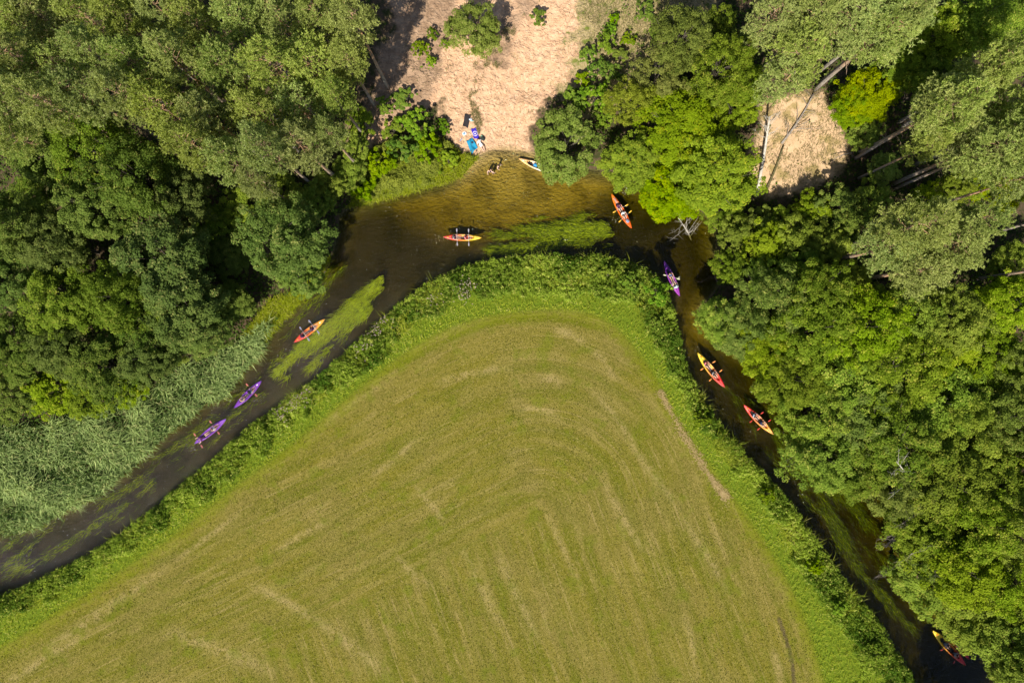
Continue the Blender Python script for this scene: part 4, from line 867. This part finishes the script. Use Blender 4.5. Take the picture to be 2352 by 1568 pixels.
k10 = kayak('olive yellow kayak half hidden under leaves in the lower right corner', (2163, 1432), (2222, 1510), M['k_yelred'], hatch=False)
k11 = kayak('orange and white kayak pulled up beside the beach under the willow', (1192, 366), (1278, 400), M['k_beach'], seats=(-.9, .9), group='kayak at the beach', z=.04)

# ------------------------------------------------------------------ people
def remesh(mb, voxel, name):
    me = mb.mesh('tmp'); o = obj('tmp', me); md = o.modifiers.new('r', 'REMESH'); md.mode = 'VOXEL'; md.voxel_size = voxel; md.use_smooth_shade = True
    sm = o.modifiers.new('s', 'SMOOTH'); sm.iterations = 2; sm.factor = .4
    dg = bpy.context.evaluated_depsgraph_get(); dg.update(); r = bpy.data.meshes.new_from_object(o.evaluated_get(dg)); r.name = name
    bpy.data.objects.remove(o); bpy.data.meshes.remove(me); r.materials.clear(); r.materials.append(None); return r
def cap(mb, a, ra, b, rb):
    mb.tube([a, (np.array(a) + np.array(b)) / 2, b], [ra, (ra + rb) / 2, rb], 10); mb.ball(a, ra, 10, 6); mb.ball(b, rb, 10, 6)
def hand(mb, w, d, curl, side):
    """palm, four unequal bent fingers and a thumb leaving the side of the palm"""
    w = np.array(w, float); d = norm(np.array(d, float)); s = norm(np.cross(d, [0, 0, 1.0])) * side; u = np.cross(s * side, d) ; pe = w + d * .085
    cap(mb, w, .026, w + d * .05, .03); mb.ball(w + d * .05, (.042, .042, .022), 10, 6)
    for k, (off, ln) in enumerate([(-.030, .072), (-.010, .082), (.010, .077), (.030, .060)]):
        a = pe + s * off - d * .01; m = a + d * ln * .5 * math.cos(curl * .5) - u * ln * .5 * math.sin(curl * .5); e = m + d * ln * .5 * math.cos(curl * 1.5) - u * ln * .5 * math.sin(curl * 1.5)
        cap(mb, a, .0105, m, .010); cap(mb, m, .010, e, .009)
    a = w + d * .03 - s * .035; m = a + norm(d * .6 - s * .7) * .035; e = m + norm(d * .8 - u * .5) * .03; cap(mb, a, .013, m, .012); cap(mb, m, .012, e, .010)
def figure(J, name, voxel=.0095):
    """one continuous body from its joints"""
    mb = MB(); P_ = {k: np.array(v, float) for k, v in J.items() if k not in ('curl',)}
    cap(mb, P_['pelvis'] + (0, -.07, 0), .115, P_['pelvis'] + (0, .07, 0), .115)
    cap(mb, P_['pelvis'], .13, P_['waist'], .115); cap(mb, P_['waist'], .115, P_['chest'], .135); cap(mb, P_['shl'] * .72 + P_['shr'] * .28, .095, P_['shl'] * .28 + P_['shr'] * .72, .095)
    cap(mb, P_['chest'], .12, P_['neck'], .062); cap(mb, P_['neck'], .056, P_['head'] - (0, 0, .05), .055)
    f = norm(P_['face']); hd_ = P_['head']; mb.ball(hd_, (.092, .080, .118), 14, 10); mb.ball(hd_ + f * .03 - (0, 0, .06), (.055, .05, .06), 10, 8)
    cap(mb, hd_ + f * .085, .012, hd_ + f * .105 - (0, 0, .03), .016)
    sd_ = norm(np.cross(f, [0, 0, 1.0])); mb.ball(hd_ + sd_ * .082, (.016, .014, .03), 8, 6); mb.ball(hd_ - sd_ * .082, (.016, .014, .03), 8, 6)
    for q, sg in (('l', 1), ('r', -1)):
        cap(mb, P_['sh' + q], .062, P_['el' + q], .044); cap(mb, P_['el' + q], .044, P_['wr' + q], .029); hand(mb, P_['wr' + q], P_['wr' + q] - P_['el' + q], J.get('curl', .9), sg)
        cap(mb, P_['hip' + q], .092, P_['kn' + q], .060); cap(mb, P_['kn' + q], .060, P_['kn' + q] * .6 + P_['an' + q] * .4, .058); cap(mb, P_['kn' + q] * .6 + P_['an' + q] * .4, .058, P_['an' + q], .036)
        cap(mb, P_['an' + q] * 1., .036, P_['to' + q], .026)
    return remesh(mb, voxel, name)
def garment_top(J, name, sleeve=.55, grow=.016):
    mb = MB(); P_ = {k: np.array(v, float) for k, v in J.items() if k != 'curl'}; g = grow
    cap(mb, P_['pelvis'] * .5 + P_['waist'] * .5, .128 + g, P_['waist'], .118 + g); cap(mb, P_['waist'], .118 + g, P_['chest'], .137 + g); cap(mb, P_['shl'] * .74 + P_['shr'] * .26, .098 + g, P_['shl'] * .26 + P_['shr'] * .74, .098 + g); cap(mb, P_['chest'], .12 + g, P_['chest'] * .45 + P_['neck'] * .55, .07 + g)
    if sleeve:
        for q in 'lr': cap(mb, P_['sh' + q], .062 + g, P_['sh' + q] * (1 - sleeve) + P_['el' + q] * sleeve, .052 + g)
    return remesh(mb, .016, name)
def garment_low(J, name, leg=.5, g=.014):
    mb = MB(); P_ = {k: np.array(v, float) for k, v in J.items() if k != 'curl'}
    cap(mb, P_['pelvis'] + (0, -.07, 0), .117 + g, P_['pelvis'] + (0, .07, 0), .117 + g); cap(mb, P_['pelvis'], .128 + g, P_['pelvis'] * .5 + P_['waist'] * .5, .12 + g)
    for q in 'lr': cap(mb, P_['hip' + q], .094 + g, P_['hip' + q] * (1 - leg) + P_['kn' + q] * leg, .078 + g)
    return remesh(mb, .016, name)
def hair(J, name, long=False):
    mb = MB(); h = np.array(J['head'], float); f = norm(np.array(J['face'], float)); mb.ball(h - f * .022 + (0, 0, .028), (.100, .092, .110), 14, 9)
    if long: cap(mb, h - f * .08, .06, h - f * .115 - (0, 0, .20), .045)
    return remesh(mb, .013, name)
def hat(J, name):
    mb = MB(); h = np.array(J['head'], float); f = norm(np.array(J['face'], float)); mb.ball(h + (0, 0, .05), (.105, .098, .09), 14, 8); mb.ball(h + f * .11 + (0, 0, .045), (.08, .075, .012), 12, 6); return remesh(mb, .011, name)
EYE = MB().ball((0, 0, 0), .0115, 8, 6).mesh('eye'); EYE.materials.append(M['blackplastic'])
MOUTH = MB().ball((0, 0, 0), (.010, .024, .006), 8, 6).mesh('mouth'); MOUTH.materials.append(simple('lips', (.42, .13, .11)))

SIT = dict(pelvis=(0, 0, .12), waist=(-.05, 0, .28), chest=(-.07, 0, .44), neck=(-.04, 0, .59), head=(0, 0, .71), face=(1, 0, -.1), shl=(-.06, .185, .52), shr=(-.06, -.185, .52), ell=(.10, .31, .33), elr=(.10, -.31, .36), wrl=(.30, .29, .36), wrr=(.30, -.29, .42), hipl=(.02, .09, .11), hipr=(.02, -.09, .11), knl=(.42, .14, .27), knr=(.42, -.14, .25), anl=(.80, .11, .08), anr=(.80, -.11, .08), tol=(.86, .12, .19), tor=(.86, -.12, .19), curl=1.1)
BACK = dict(SIT, waist=(-.12, 0, .24), chest=(-.28, 0, .35), neck=(-.42, 0, .42), head=(-.53, 0, .46), face=(.6, 0, .8), shl=(-.34, .19, .39), shr=(-.34, -.19, .39), ell=(-.60, .36, .36), elr=(-.58, -.34, .36), wrl=(-.86, .40, .26), wrr=(-.82, -.36, .24), knl=(.42, .10, .20), knr=(.42, -.10, .20), curl=.3)
HUG = dict(SIT, waist=(-.02, 0, .28), chest=(.0, 0, .44), neck=(.06, 0, .57), head=(.13, 0, .67), shl=(.0, .185, .50), shr=(.0, -.185, .50), ell=(.24, .26, .38), elr=(.24, -.26, .38), wrl=(.42, .12, .40), wrr=(.42, -.12, .36), knl=(.40, .14, .40), knr=(.40, -.14, .40), anl=(.66, .11, .08), anr=(.66, -.11, .08), tol=(.80, .12, .10), tor=(.80, -.12, .10), curl=.8)
STAND = dict(pelvis=(0, 0, .90), waist=(-.01, 0, 1.05), chest=(-.01, 0, 1.24), neck=(.0, 0, 1.42), head=(.03, 0, 1.55), face=(1, 0, -.15), shl=(-.01, .185, 1.35), shr=(-.01, -.185, 1.35), ell=(.05, .33, 1.12), elr=(.06, -.32, 1.12), wrl=(.25, .36, 1.00), wrr=(.26, -.30, .98), hipl=(0, .09, .88), hipr=(0, -.09, .88), knl=(.04, .11, .48), knr=(-.02, -.11, .48), anl=(-.02, .12, .09), anr=(-.08, -.12, .09), tol=(.13, .15, .03), tor=(.07, -.15, .03), curl=.6)
LIE = dict(pelvis=(0, 0, .13), waist=(-.16, 0, .19), chest=(-.33, .02, .27), neck=(-.46, .03, .36), head=(-.54, .03, .44), face=(.8, 0, .4), shl=(-.38, .20, .30), shr=(-.38, -.17, .30), ell=(-.52, .34, .10), elr=(-.20, -.36, .16), wrl=(-.30, .38, .06), wrr=(.0, -.28, .20), hipl=(.02, .09, .12), hipr=(.02, -.09, .12), knl=(.42, .08, .30), knr=(.44, -.14, .10), anl=(.76, .02, .07), anr=(.86, -.12, .06), tol=(.88, .02, .10), tor=(.95, -.15, .14), curl=.5)
POSES = {}
for nm, J in (('sit', SIT), ('back', BACK), ('hug', HUG), ('stand', STAND), ('lie', LIE)):
    POSES[nm] = dict(J=J, body=figure(J, 'body_' + nm), top=garment_top(J, 'top_' + nm), vest=garment_top(J, 'vest_' + nm, 0, .03), low=garment_low(J, 'shorts_' + nm), hair=hair(J, 'hair_' + nm), long=hair(J, 'long_hair_' + nm, True), hat=hat(J, 'hat_' + nm))
def skin(name, c):
    t = NT(name); f = t.noise(t.objc(), 30, 3); return t.done(t.bsdf(t.mix(f, tuple(x * .9 for x in c), c), .5, .35))
SK = [skin('fair_skin', (.74, .48, .36)), skin('tanned_skin', (.58, .34, .23))]
def cloth(name, c): return simple(name, c, .85, .15, .15, 30)
CL = {k: cloth(k + '_cloth', v) for k, v in dict(black=(.02, .02, .025), white=(.80, .80, .80), ice=(.66, .82, .86), blue=(.02, .12, .38), navy=(.03, .04, .10), red=(.45, .03, .03), rose=(.62, .20, .22), grey=(.22, .22, .24), plum=(.10, .03, .10), denim=(.30, .40, .50)).items()}
HR = {k: cloth(k + '_hair', v) for k, v in dict(brown=(.07, .035, .018), dark=(.022, .014, .011), fair=(.30, .19, .09), auburn=(.14, .045, .02)).items()}
def person(label, pose, loc, rz, sk=0, top=None, low='black', hr='brown', hatc=None, vest=False, long=False, s=1.0, group=None, tilt=(0, 0)):
    p = POSES[pose]; e = obj('person', p['body'], None, loc, (tilt[0], tilt[1], rz), (s, s, s)); slot(e, SK[sk]); tag(e, label, 'person', group)
    if top: slot(obj('vest' if vest else 'shirt', p['vest' if vest else 'top'], e), CL[top])
    if low: slot(obj('shorts', p['low'], e), CL[low])
    slot(obj('hair', p['long' if long else 'hair'], e), HR[hr])
    if hatc: slot(obj('hat', p['hat'], e), CL[hatc])
    J = p['J']; h = Vector(J['head']); f = Vector(J['face']).normalized(); sd = f.cross(Vector((0, 0, 1))).normalized()
    for sg in (-1, 1): obj('eye', EYE, e, h + f * .080 + sd * .033 * sg + Vector((0, 0, .012)))
    obj('mouth', MOUTH, e, h + f * .088 + Vector((0, 0, -.055)))
    return e
def blade_mesh(m):
    mb = MB(); n = 9; V = []; 
    for i in range(n):
        t = i / (n - 1); w = .095 * math.sin(min(1, t * 1.7 + .12) * math.pi / 2) * (1 - max(0, t - .75) ** 2 * 9); cz = .03 * math.sin(t * math.pi * .6)
        for y, z in ((-w, .012), (0, -.008), (w, .012), (0, .016)): V.append((y, t * .47, z + cz))
    F = [[i * 4 + k, i * 4 + (k + 1) % 4, i * 4 + 4 + (k + 1) % 4, i * 4 + 4 + k] for i in range(n - 1) for k in range(4)] + [[3, 2, 1, 0], [n * 4 - 4, n * 4 - 3, n * 4 - 2, n * 4 - 1]]
    mb.add(V, F); me = mb.mesh('blade'); me.materials.append(None); return me
BLADE = blade_mesh(None); sh_ = MB(); sh_.tube([(0, -.62, 0), (0, 0, 0), (0, .62, 0)], .016, 8); SHAFT = sh_.mesh('shaft'); SHAFT.materials.append(None)
BC = {'coral': simple('coral_blade', (.66, .20, .15), .4), 'yellow': simple('yellow_blade', (.80, .46, .05), .4), 'orange': simple('orange_blade', (.80, .32, .08), .4), 'red': simple('red_blade', (.55, .06, .04), .4), 'grey': simple('grey_blade', (.40, .37, .42), .4), 'pale': simple('pale_blade', (.62, .62, .42), .4)}
SC = {'dark': M['darkgrey'], 'pale': simple('pale_shaft', (.62, .55, .60), .4)}
def paddle(label, loc, rz, tilt, bl, shf='dark', roll=.3):
    e = empty('paddle', loc); e.rotation_euler = (tilt, 0, rz); tag(e, label, 'paddle', 'kayak paddles')
    slot(obj('shaft', SHAFT, e), SC[shf]); slot(obj('blade', BLADE, e, (0, .6, 0), (0, roll, 0)), BC[bl]); slot(obj('blade', BLADE, e, (0, -.6, 0), (0, -roll, math.pi)), BC[bl])
def aboard(k, x, ahead=True, y=0.):
    """place of a seat of kayak k: location and heading"""
    a = k.rotation_euler.z; x = x * k['f']; return (k.location.x + math.cos(a) * x - math.sin(a) * y, k.location.y + math.sin(a) * x + math.cos(a) * y, k.location.z + .098), a + (0 if ahead else math.pi)
def crew(k, x, label, pose='sit', pad=None, plabel='', ahead=True, yaw=0., tilt=.12, shf='dark', px=.37, pz=.38, **kw):
    loc, a = aboard(k, x, ahead); person(label, pose, loc, a + kw.pop('turn', 0), **kw)
    if pad: paddle(plabel, (loc[0] + math.cos(a) * px, loc[1] + math.sin(a) * px, loc[2] + pz), a + yaw, tilt, pad, shf)
G = 'paddlers in the kayaks'
crew(k1, -1.0, 'rear paddler of the mid-river red kayak, pale top, brown hair', pad='grey', plabel='rear grey paddle across the mid-river red kayak', top='grey', low='plum', hr='auburn', group=G, yaw=.05, shf='pale')
crew(k1, .42, 'front paddler of the mid-river red kayak in a rose top', pad='grey', plabel='front grey paddle across the mid-river red kayak', top='rose', low='red', hr='dark', group=G, yaw=.03, shf='pale')
crew(k2, -1.0, 'rear paddler by the bright weed, dark plum top', pad='grey', plabel='rear grey paddle over the kayak by the weed', top='plum', hr='dark', sk=1, group=G, yaw=-.05, shf='pale')
crew(k2, .42, 'front paddler by the bright weed with dark hair and bare arms', pad='grey', plabel='front grey paddle over the kayak by the weed', top='plum', low='plum', hr='dark', group=G, shf='pale')
crew(k3, -1.0, 'bare-shouldered rear paddler with auburn hair in the badged purple kayak', pose='hug', low='denim', hr='auburn', group=G)
crew(k3, .42, 'front paddler in black top in the badged purple kayak', pad='coral', plabel='coral-bladed paddle held in the badged purple kayak', top='black', low='denim', hr='dark', sk=1, group=G, yaw=-.12)
crew(k4, -1.0, 'person lying back over the stern of the purple kayak, arms flung out', pose='back', pad='coral', plabel='coral-bladed paddle lying behind the purple stern by the reeds', top='plum', low='black', hr='fair', group=G, px=-.75, pz=.27, yaw=-.15, tilt=.03)
crew(k4, .42, 'front paddler with long auburn hair and white waistband near the reeds', pad='coral', plabel='coral-bladed paddle held by the front paddler near the reeds', top=None, low='white', hr='auburn', sk=1, long=True, group=G, yaw=-.1)
crew(k5, -.72, 'rear paddler in the all-orange kayak with bent bare arms', pad='yellow', plabel='rear yellow-bladed paddle of the all-orange kayak', top='plum', low='plum', hr='dark', group=G, yaw=-.05, shf='pale', px=.42)
crew(k5, .32, 'front paddler of the all-orange kayak in white cap and bare back', pad='yellow', plabel='front yellow-bladed paddle of the all-orange kayak', top='white', low='black', hr='brown', hatc='white', group=G, yaw=.2, shf='pale', px=.45)
crew(k6, -.55, 'shaded bare-backed paddler with blue shorts in the dark purple kayak', pad='pale', plabel='pale paddle held at a slant in the dark purple kayak', low='blue', hr='dark', sk=1, group=G, yaw=-.75, tilt=.35, shf='pale')
crew(k6, 1.1, 'person in a bright ice-white shirt leaning back in the dark purple kayak', pad='pale', plabel='pale paddle lying across the knees in the dark purple kayak', ahead=False, top='ice', low='grey', hr='fair', hatc='ice', group=G, yaw=.35, shf='pale', px=.6)
crew(k7, -.95, 'rear paddler with pale shoulders in the yellow kayak', pad='orange', plabel='rear orange paddle of the yellow kayak', top='rose', low='black', hr='auburn', group=G, yaw=-.1)
crew(k7, .36, 'front paddler with a grey top in the yellow kayak', pad='orange', plabel='front orange paddle of the yellow kayak', top='grey', low='black', hr='brown', group=G, yaw=.08)
crew(k8, -.75, 'rear paddler in grey top in the red kayak with the orange bow', pad='red', plabel='rear red paddle of the red kayak with the orange bow', top='denim', low='navy', hr='brown', group=G, yaw=-.1)
crew(k8, .45, 'front paddler with fair hair in the red kayak with the orange bow', pad='red', plabel='front red paddle of the red kayak with the orange bow', top='navy', low='navy', hr='fair', group=G, yaw=-.1)
crew(k9, -.55, 'paddler in blue shorts in the dark lower right corner', pad='red', plabel='red-bladed paddle reaching over the dark water, lower right', low='blue', top='grey', hr='dark', group=G, yaw=-.25)
crew(k9, .75, 'front person under the leaves of the lower right corner', pad='red', plabel='red-bladed paddle beside the red bow, lower right', top='grey', low='black', hr='dark', sk=1, group=G, yaw=.35)
crew(k10, .2, 'person in the half hidden olive yellow kayak', top='navy', low='navy', hr='dark', sk=1, group=G)
def standing(label, vx, vy, rz, s=1., **kw):
    p = at(vx, vy, .6); z = z1(p[0], p[1]); person(label, 'stand', (p[0], p[1], z - .02), rz, s=s, **kw)
standing('leftmost bather standing in the shallow water with bare back', 1124, 393, -1.2, .95, low='navy', hr='auburn', group='bathers off the beach')
standing('middle bather standing close beside the leftmost one', 1131, 395, .8, 1., low='black', hr='dark', group='bathers off the beach')
standing('bather standing alone, nearest the beach', 1144.5, 383, -.4, 1., low='plum', hr='brown', group='bathers off the beach')

# ------------------------------------------------------------------ things on the beach
def S(x, y): return ((1100 + x / 7.84) / 1.08844, (260 + y / 7.84) / 1.08844)
def sheet(name, label, cat, corners, mat, thick=.02, crumple=.04, n=14, seed=3, prints=None):
    """a cloth laid over the ground, with folds"""
    r = np.random.default_rng(seed); c = [on_ground(*S(*q)) for q in corners]; ctr = sum(c, Vector()) / 4; e_loc = ctr; V = []; ph = r.uniform(0, 6, 4)
    for i in range(n + 1):
        for j in range(n + 1):
            u, v = i / n, j / n; p = (c[0] * (1 - u) + c[1] * u) * (1 - v) + (c[3] * (1 - u) + c[2] * u) * v
            w = (1 + .05 * math.sin(6 * v + ph[0]) + .05 * math.sin(5 * u + ph[1])); q = ctr + (p - ctr) * w
            V.append((q.x - ctr.x, q.y - ctr.y, z1(q.x, q.y) - ctr.z + .035 + crumple * (1 + math.sin(9 * u + 3 * v + ph[2] + 2 * math.sin(4 * v)) * .6 + math.sin(7 * v - 4 * u + ph[3]) * .5)))
    m = n + 1; F = [[i * m + j, i * m + j + 1, (i + 1) * m + j + 1, (i + 1) * m + j] for i in range(n) for j in range(n)]; N = len(V)
    V2 = [(x, y, z - thick) for x, y, z in V]; F2 = [[k + N for k in f[::-1]] for f in F]; ed = [(i * m) for i in range(m)] + [n * m + j for j in range(1, m)] + [i * m + n for i in range(n - 1, -1, -1)] + [j for j in range(n - 1, 0, -1)]
    F3 = [[ed[k], ed[(k + 1) % len(ed)], ed[(k + 1) % len(ed)] + N, ed[k] + N] for k in range(len(ed))]
    mb = MB(); mb.add(V + V2, F + F2 + F3); o = mb.build(name, mat, loc=ctr); tag(o, label, cat); return o, V, n
def print_cloth():
    t = NT('violet_towel_cloth'); o = t.objc(); d = t.n('ShaderNodeVectorMath', operation='LENGTH'); t.put(d.inputs[0], o); f = t.noise(o, 6, 2)
    ring = t.math('MULTIPLY', t.sstep(d.outputs['Value'], .34, .28), t.sstep(t.math('ADD', t.math('SINE', t.math('MULTIPLY', d.outputs['Value'], 26.)), t.math('MULTIPLY', t.math('SUBTRACT', f, .5), 2.)), -.2, .4))
    return t.done(t.bsdf(t.mix(ring, (.05, .03, .42), (.72, .66, .74)), .9, .1, t.bump(t.noise(o, 60, 2), .2, .01)))
sheet('blanket', 'black blanket spread on the sand above the violet towel', 'blanket', [(490, 205), (612, 215), (545, 470), (450, 425)], cloth('black_blanket', (.03, .026, .03)), crumple=.03, seed=2)
sheet('towel', 'violet-blue towel with a pale round print', 'towel', [(608, 485), (705, 468), (775, 690), (665, 690)], print_cloth(), crumple=.025, seed=4)
sheet('towel', 'crumpled teal blue towel on the grassy edge nearest the water', 'towel', [(520, 740), (625, 660), (735, 860), (625, 985)], cloth('teal_towel', (.02, .24, .42)), crumple=.09, seed=6, n=20)
q = on_ground(*S(598, 310)); mb = MB(); mb.ball((0, 0, .10), (.20, .14, .09), 12, 7); mb.ball((.1, .05, .16), (.1, .09, .06), 10, 6); tag(mb.build('bundle', simple('pale_blue_bundle', (.55, .62, .72), .7), loc=q), 'pale bundle of clothes on the right edge of the black blanket', 'clothes')
q = on_ground(*S(635, 335)); mb = MB(); mb.tube([(-.22, 0, .08), (0, 0, .09), (.1, 0, .09), (.16, 0, .09)], [.09, .09, .07, .03], 10); tag(mb.build('bottle', simple('teal_bottle', (.25, .50, .50), .3), loc=q), 'teal bottle lying beside the pale bundle of clothes', 'bottle')
q = on_ground(*S(478, 582)); e = empty('straw_hat', q, .4); tag(e, 'white sun hat with a blue crown lying on the sand', 'hat'); mb = MB(); mb.ball((0, 0, .05), (.29, .27, .035), 18, 6); mb.build('brim', cloth('white_brim', (.80, .80, .82)), e); mb = MB(); mb.ball((-.04, -.03, .09), (.14, .14, .10), 14, 8); mb.build('crown', cloth('blue_crown', (.20, .42, .66)), e)
for i, (x, y, a) in enumerate([(402, 715, .9), (424, 690, 1.1)]):
    q = on_ground(*S(x, y)); e = empty('flip_flop', q, a); tag(e, ('lower' if i == 0 else 'upper') + ' blue flip-flop of the pair on the sand', 'flip-flop', 'pair of blue flip-flops')
    mb = MB(); mb.ball((.0, 0, .03), (.15, .055, .02), 14, 6); mb.build('sole', simple('blue_sole', (.22, .32, .62), .6), e); mb = MB(); mb.tube([(-.02, -.045, .045), (.05, 0, .075), (-.02, .045, .045)], .01, 6); mb.build('strap', M['darkgrey'], e)
q = on_ground(*S(835, 680)); e = empty('backpack', q, -.9); tag(e, 'dark backpack with a green patch beside the violet towel', 'backpack'); mb = MB(); mb.ball((0, 0, .17), (.38, .25, .20), 16, 10); mb.ball((.14, -.02, .24), (.2, .19, .14), 12, 8); mb.build('body', cloth('dark_pack', (.035, .045, .04)), e)
mb = MB(); mb.ball((-.26, .06, .24), (.14, .13, .10), 12, 8); mb.build('pocket', cloth('mint_pocket', (.28, .46, .30)), e); mb = MB(); mb.tube([(-.2, -.16, .22), (0, -.26, .30), (.2, -.16, .24)], .025, 6); mb.build('strap', M['blackplastic'], e)
q = on_ground(*S(800, 800)); person('person in white lounging on the grass at the water edge', 'lie', (q.x, q.y, q.z + .02), -1.0, s=1.12, top='white', low='white', hr='dark', group=None)
for i, (x, y) in enumerate([(690, 770), (660, 765)][:1]):
    q = on_ground(*S(635, 765)); mb = MB(); mb.ball((0, 0, .12), (.16, .12, .10), 12, 7); tag(mb.build('bag', cloth('navy_bag', (.03, .04, .07)), loc=(q.x, q.y, q.z + .06)), 'small navy bag on the teal towel', 'bag')
# load of the beached kayak
for x, y, c, sx, lab, nm in [(-.28, 0, (.04, .26, .55), .34, 'blue dry bag lying in the beached kayak', 'dry_bag'), (.25, .05, (.42, .60, .60), .26, 'pale grey-green bag behind the blue dry bag', 'dry_bag'), (.62, -.03, (.22, .03, .04), .22, 'dark red bag in the middle of the beached kayak', 'dry_bag')]:
    loc, a = aboard(k11, x, True, y); e = empty(nm, loc, a); tag(e, lab, 'bag', 'bags in the beached kayak'); mb = MB(); mb.tube([(-sx * .8, 0, .2), (-sx * .55, 0, .2), (sx * .5, 0, .2), (sx * .72, 0, .2)], [.10, .21, .22, .09], 12); mb.build('body', simple(lab.split()[0] + '_bag', c, .5, var=.2), e); mb = MB(); mb.box((sx * .8, 0, .2), (.08, .26, .03)); mb.build('roll_top', M['darkgrey'], e, sm=False)
# load on the orange kayak
loc, a = aboard(k5, 1.35); e = empty('dry_bag', (loc[0], loc[1], .30), a); tag(e, 'blue-grey bag strapped on the foredeck of the all-orange kayak', 'bag'); mb = MB(); mb.ball((0, 0, .09), (.26, .2, .1), 14, 8); mb.build('body', cloth('bluegrey_bag', (.22, .27, .42)), e); mb = MB(); mb.tube([(0, -.2, .06), (0, -.12, .17), (0, .12, .17), (0, .2, .06)], .02, 6); mb.build('strap', M['blackplastic'], e)
loc, a = aboard(k5, -1.45); e = empty('rope', (loc[0], loc[1], .34), a); tag(e, 'pale net and rope on the rear deck of the all-orange kayak', 'rope'); mb = MB()
for i in range(5): mb.tube([(-.35 + .17 * i, -.17 + .02 * i, .0), (-.3 + .17 * i, 0, .06), (-.25 + .17 * i, .17 - .02 * i, 0)], .018, 5)
mb.tube([(-.36, -.14, .02), (0, .05, .07), (.42, .12, .02)], .018, 5); mb.tube([(-.36, .14, .02), (0, -.05, .07), (.42, -.12, .02)], .018, 5); mb.build('net', simple('pale_rope', (.55, .5, .5), .8), e)
for o in COL.objects:
    if 'f' in o: del o['f']
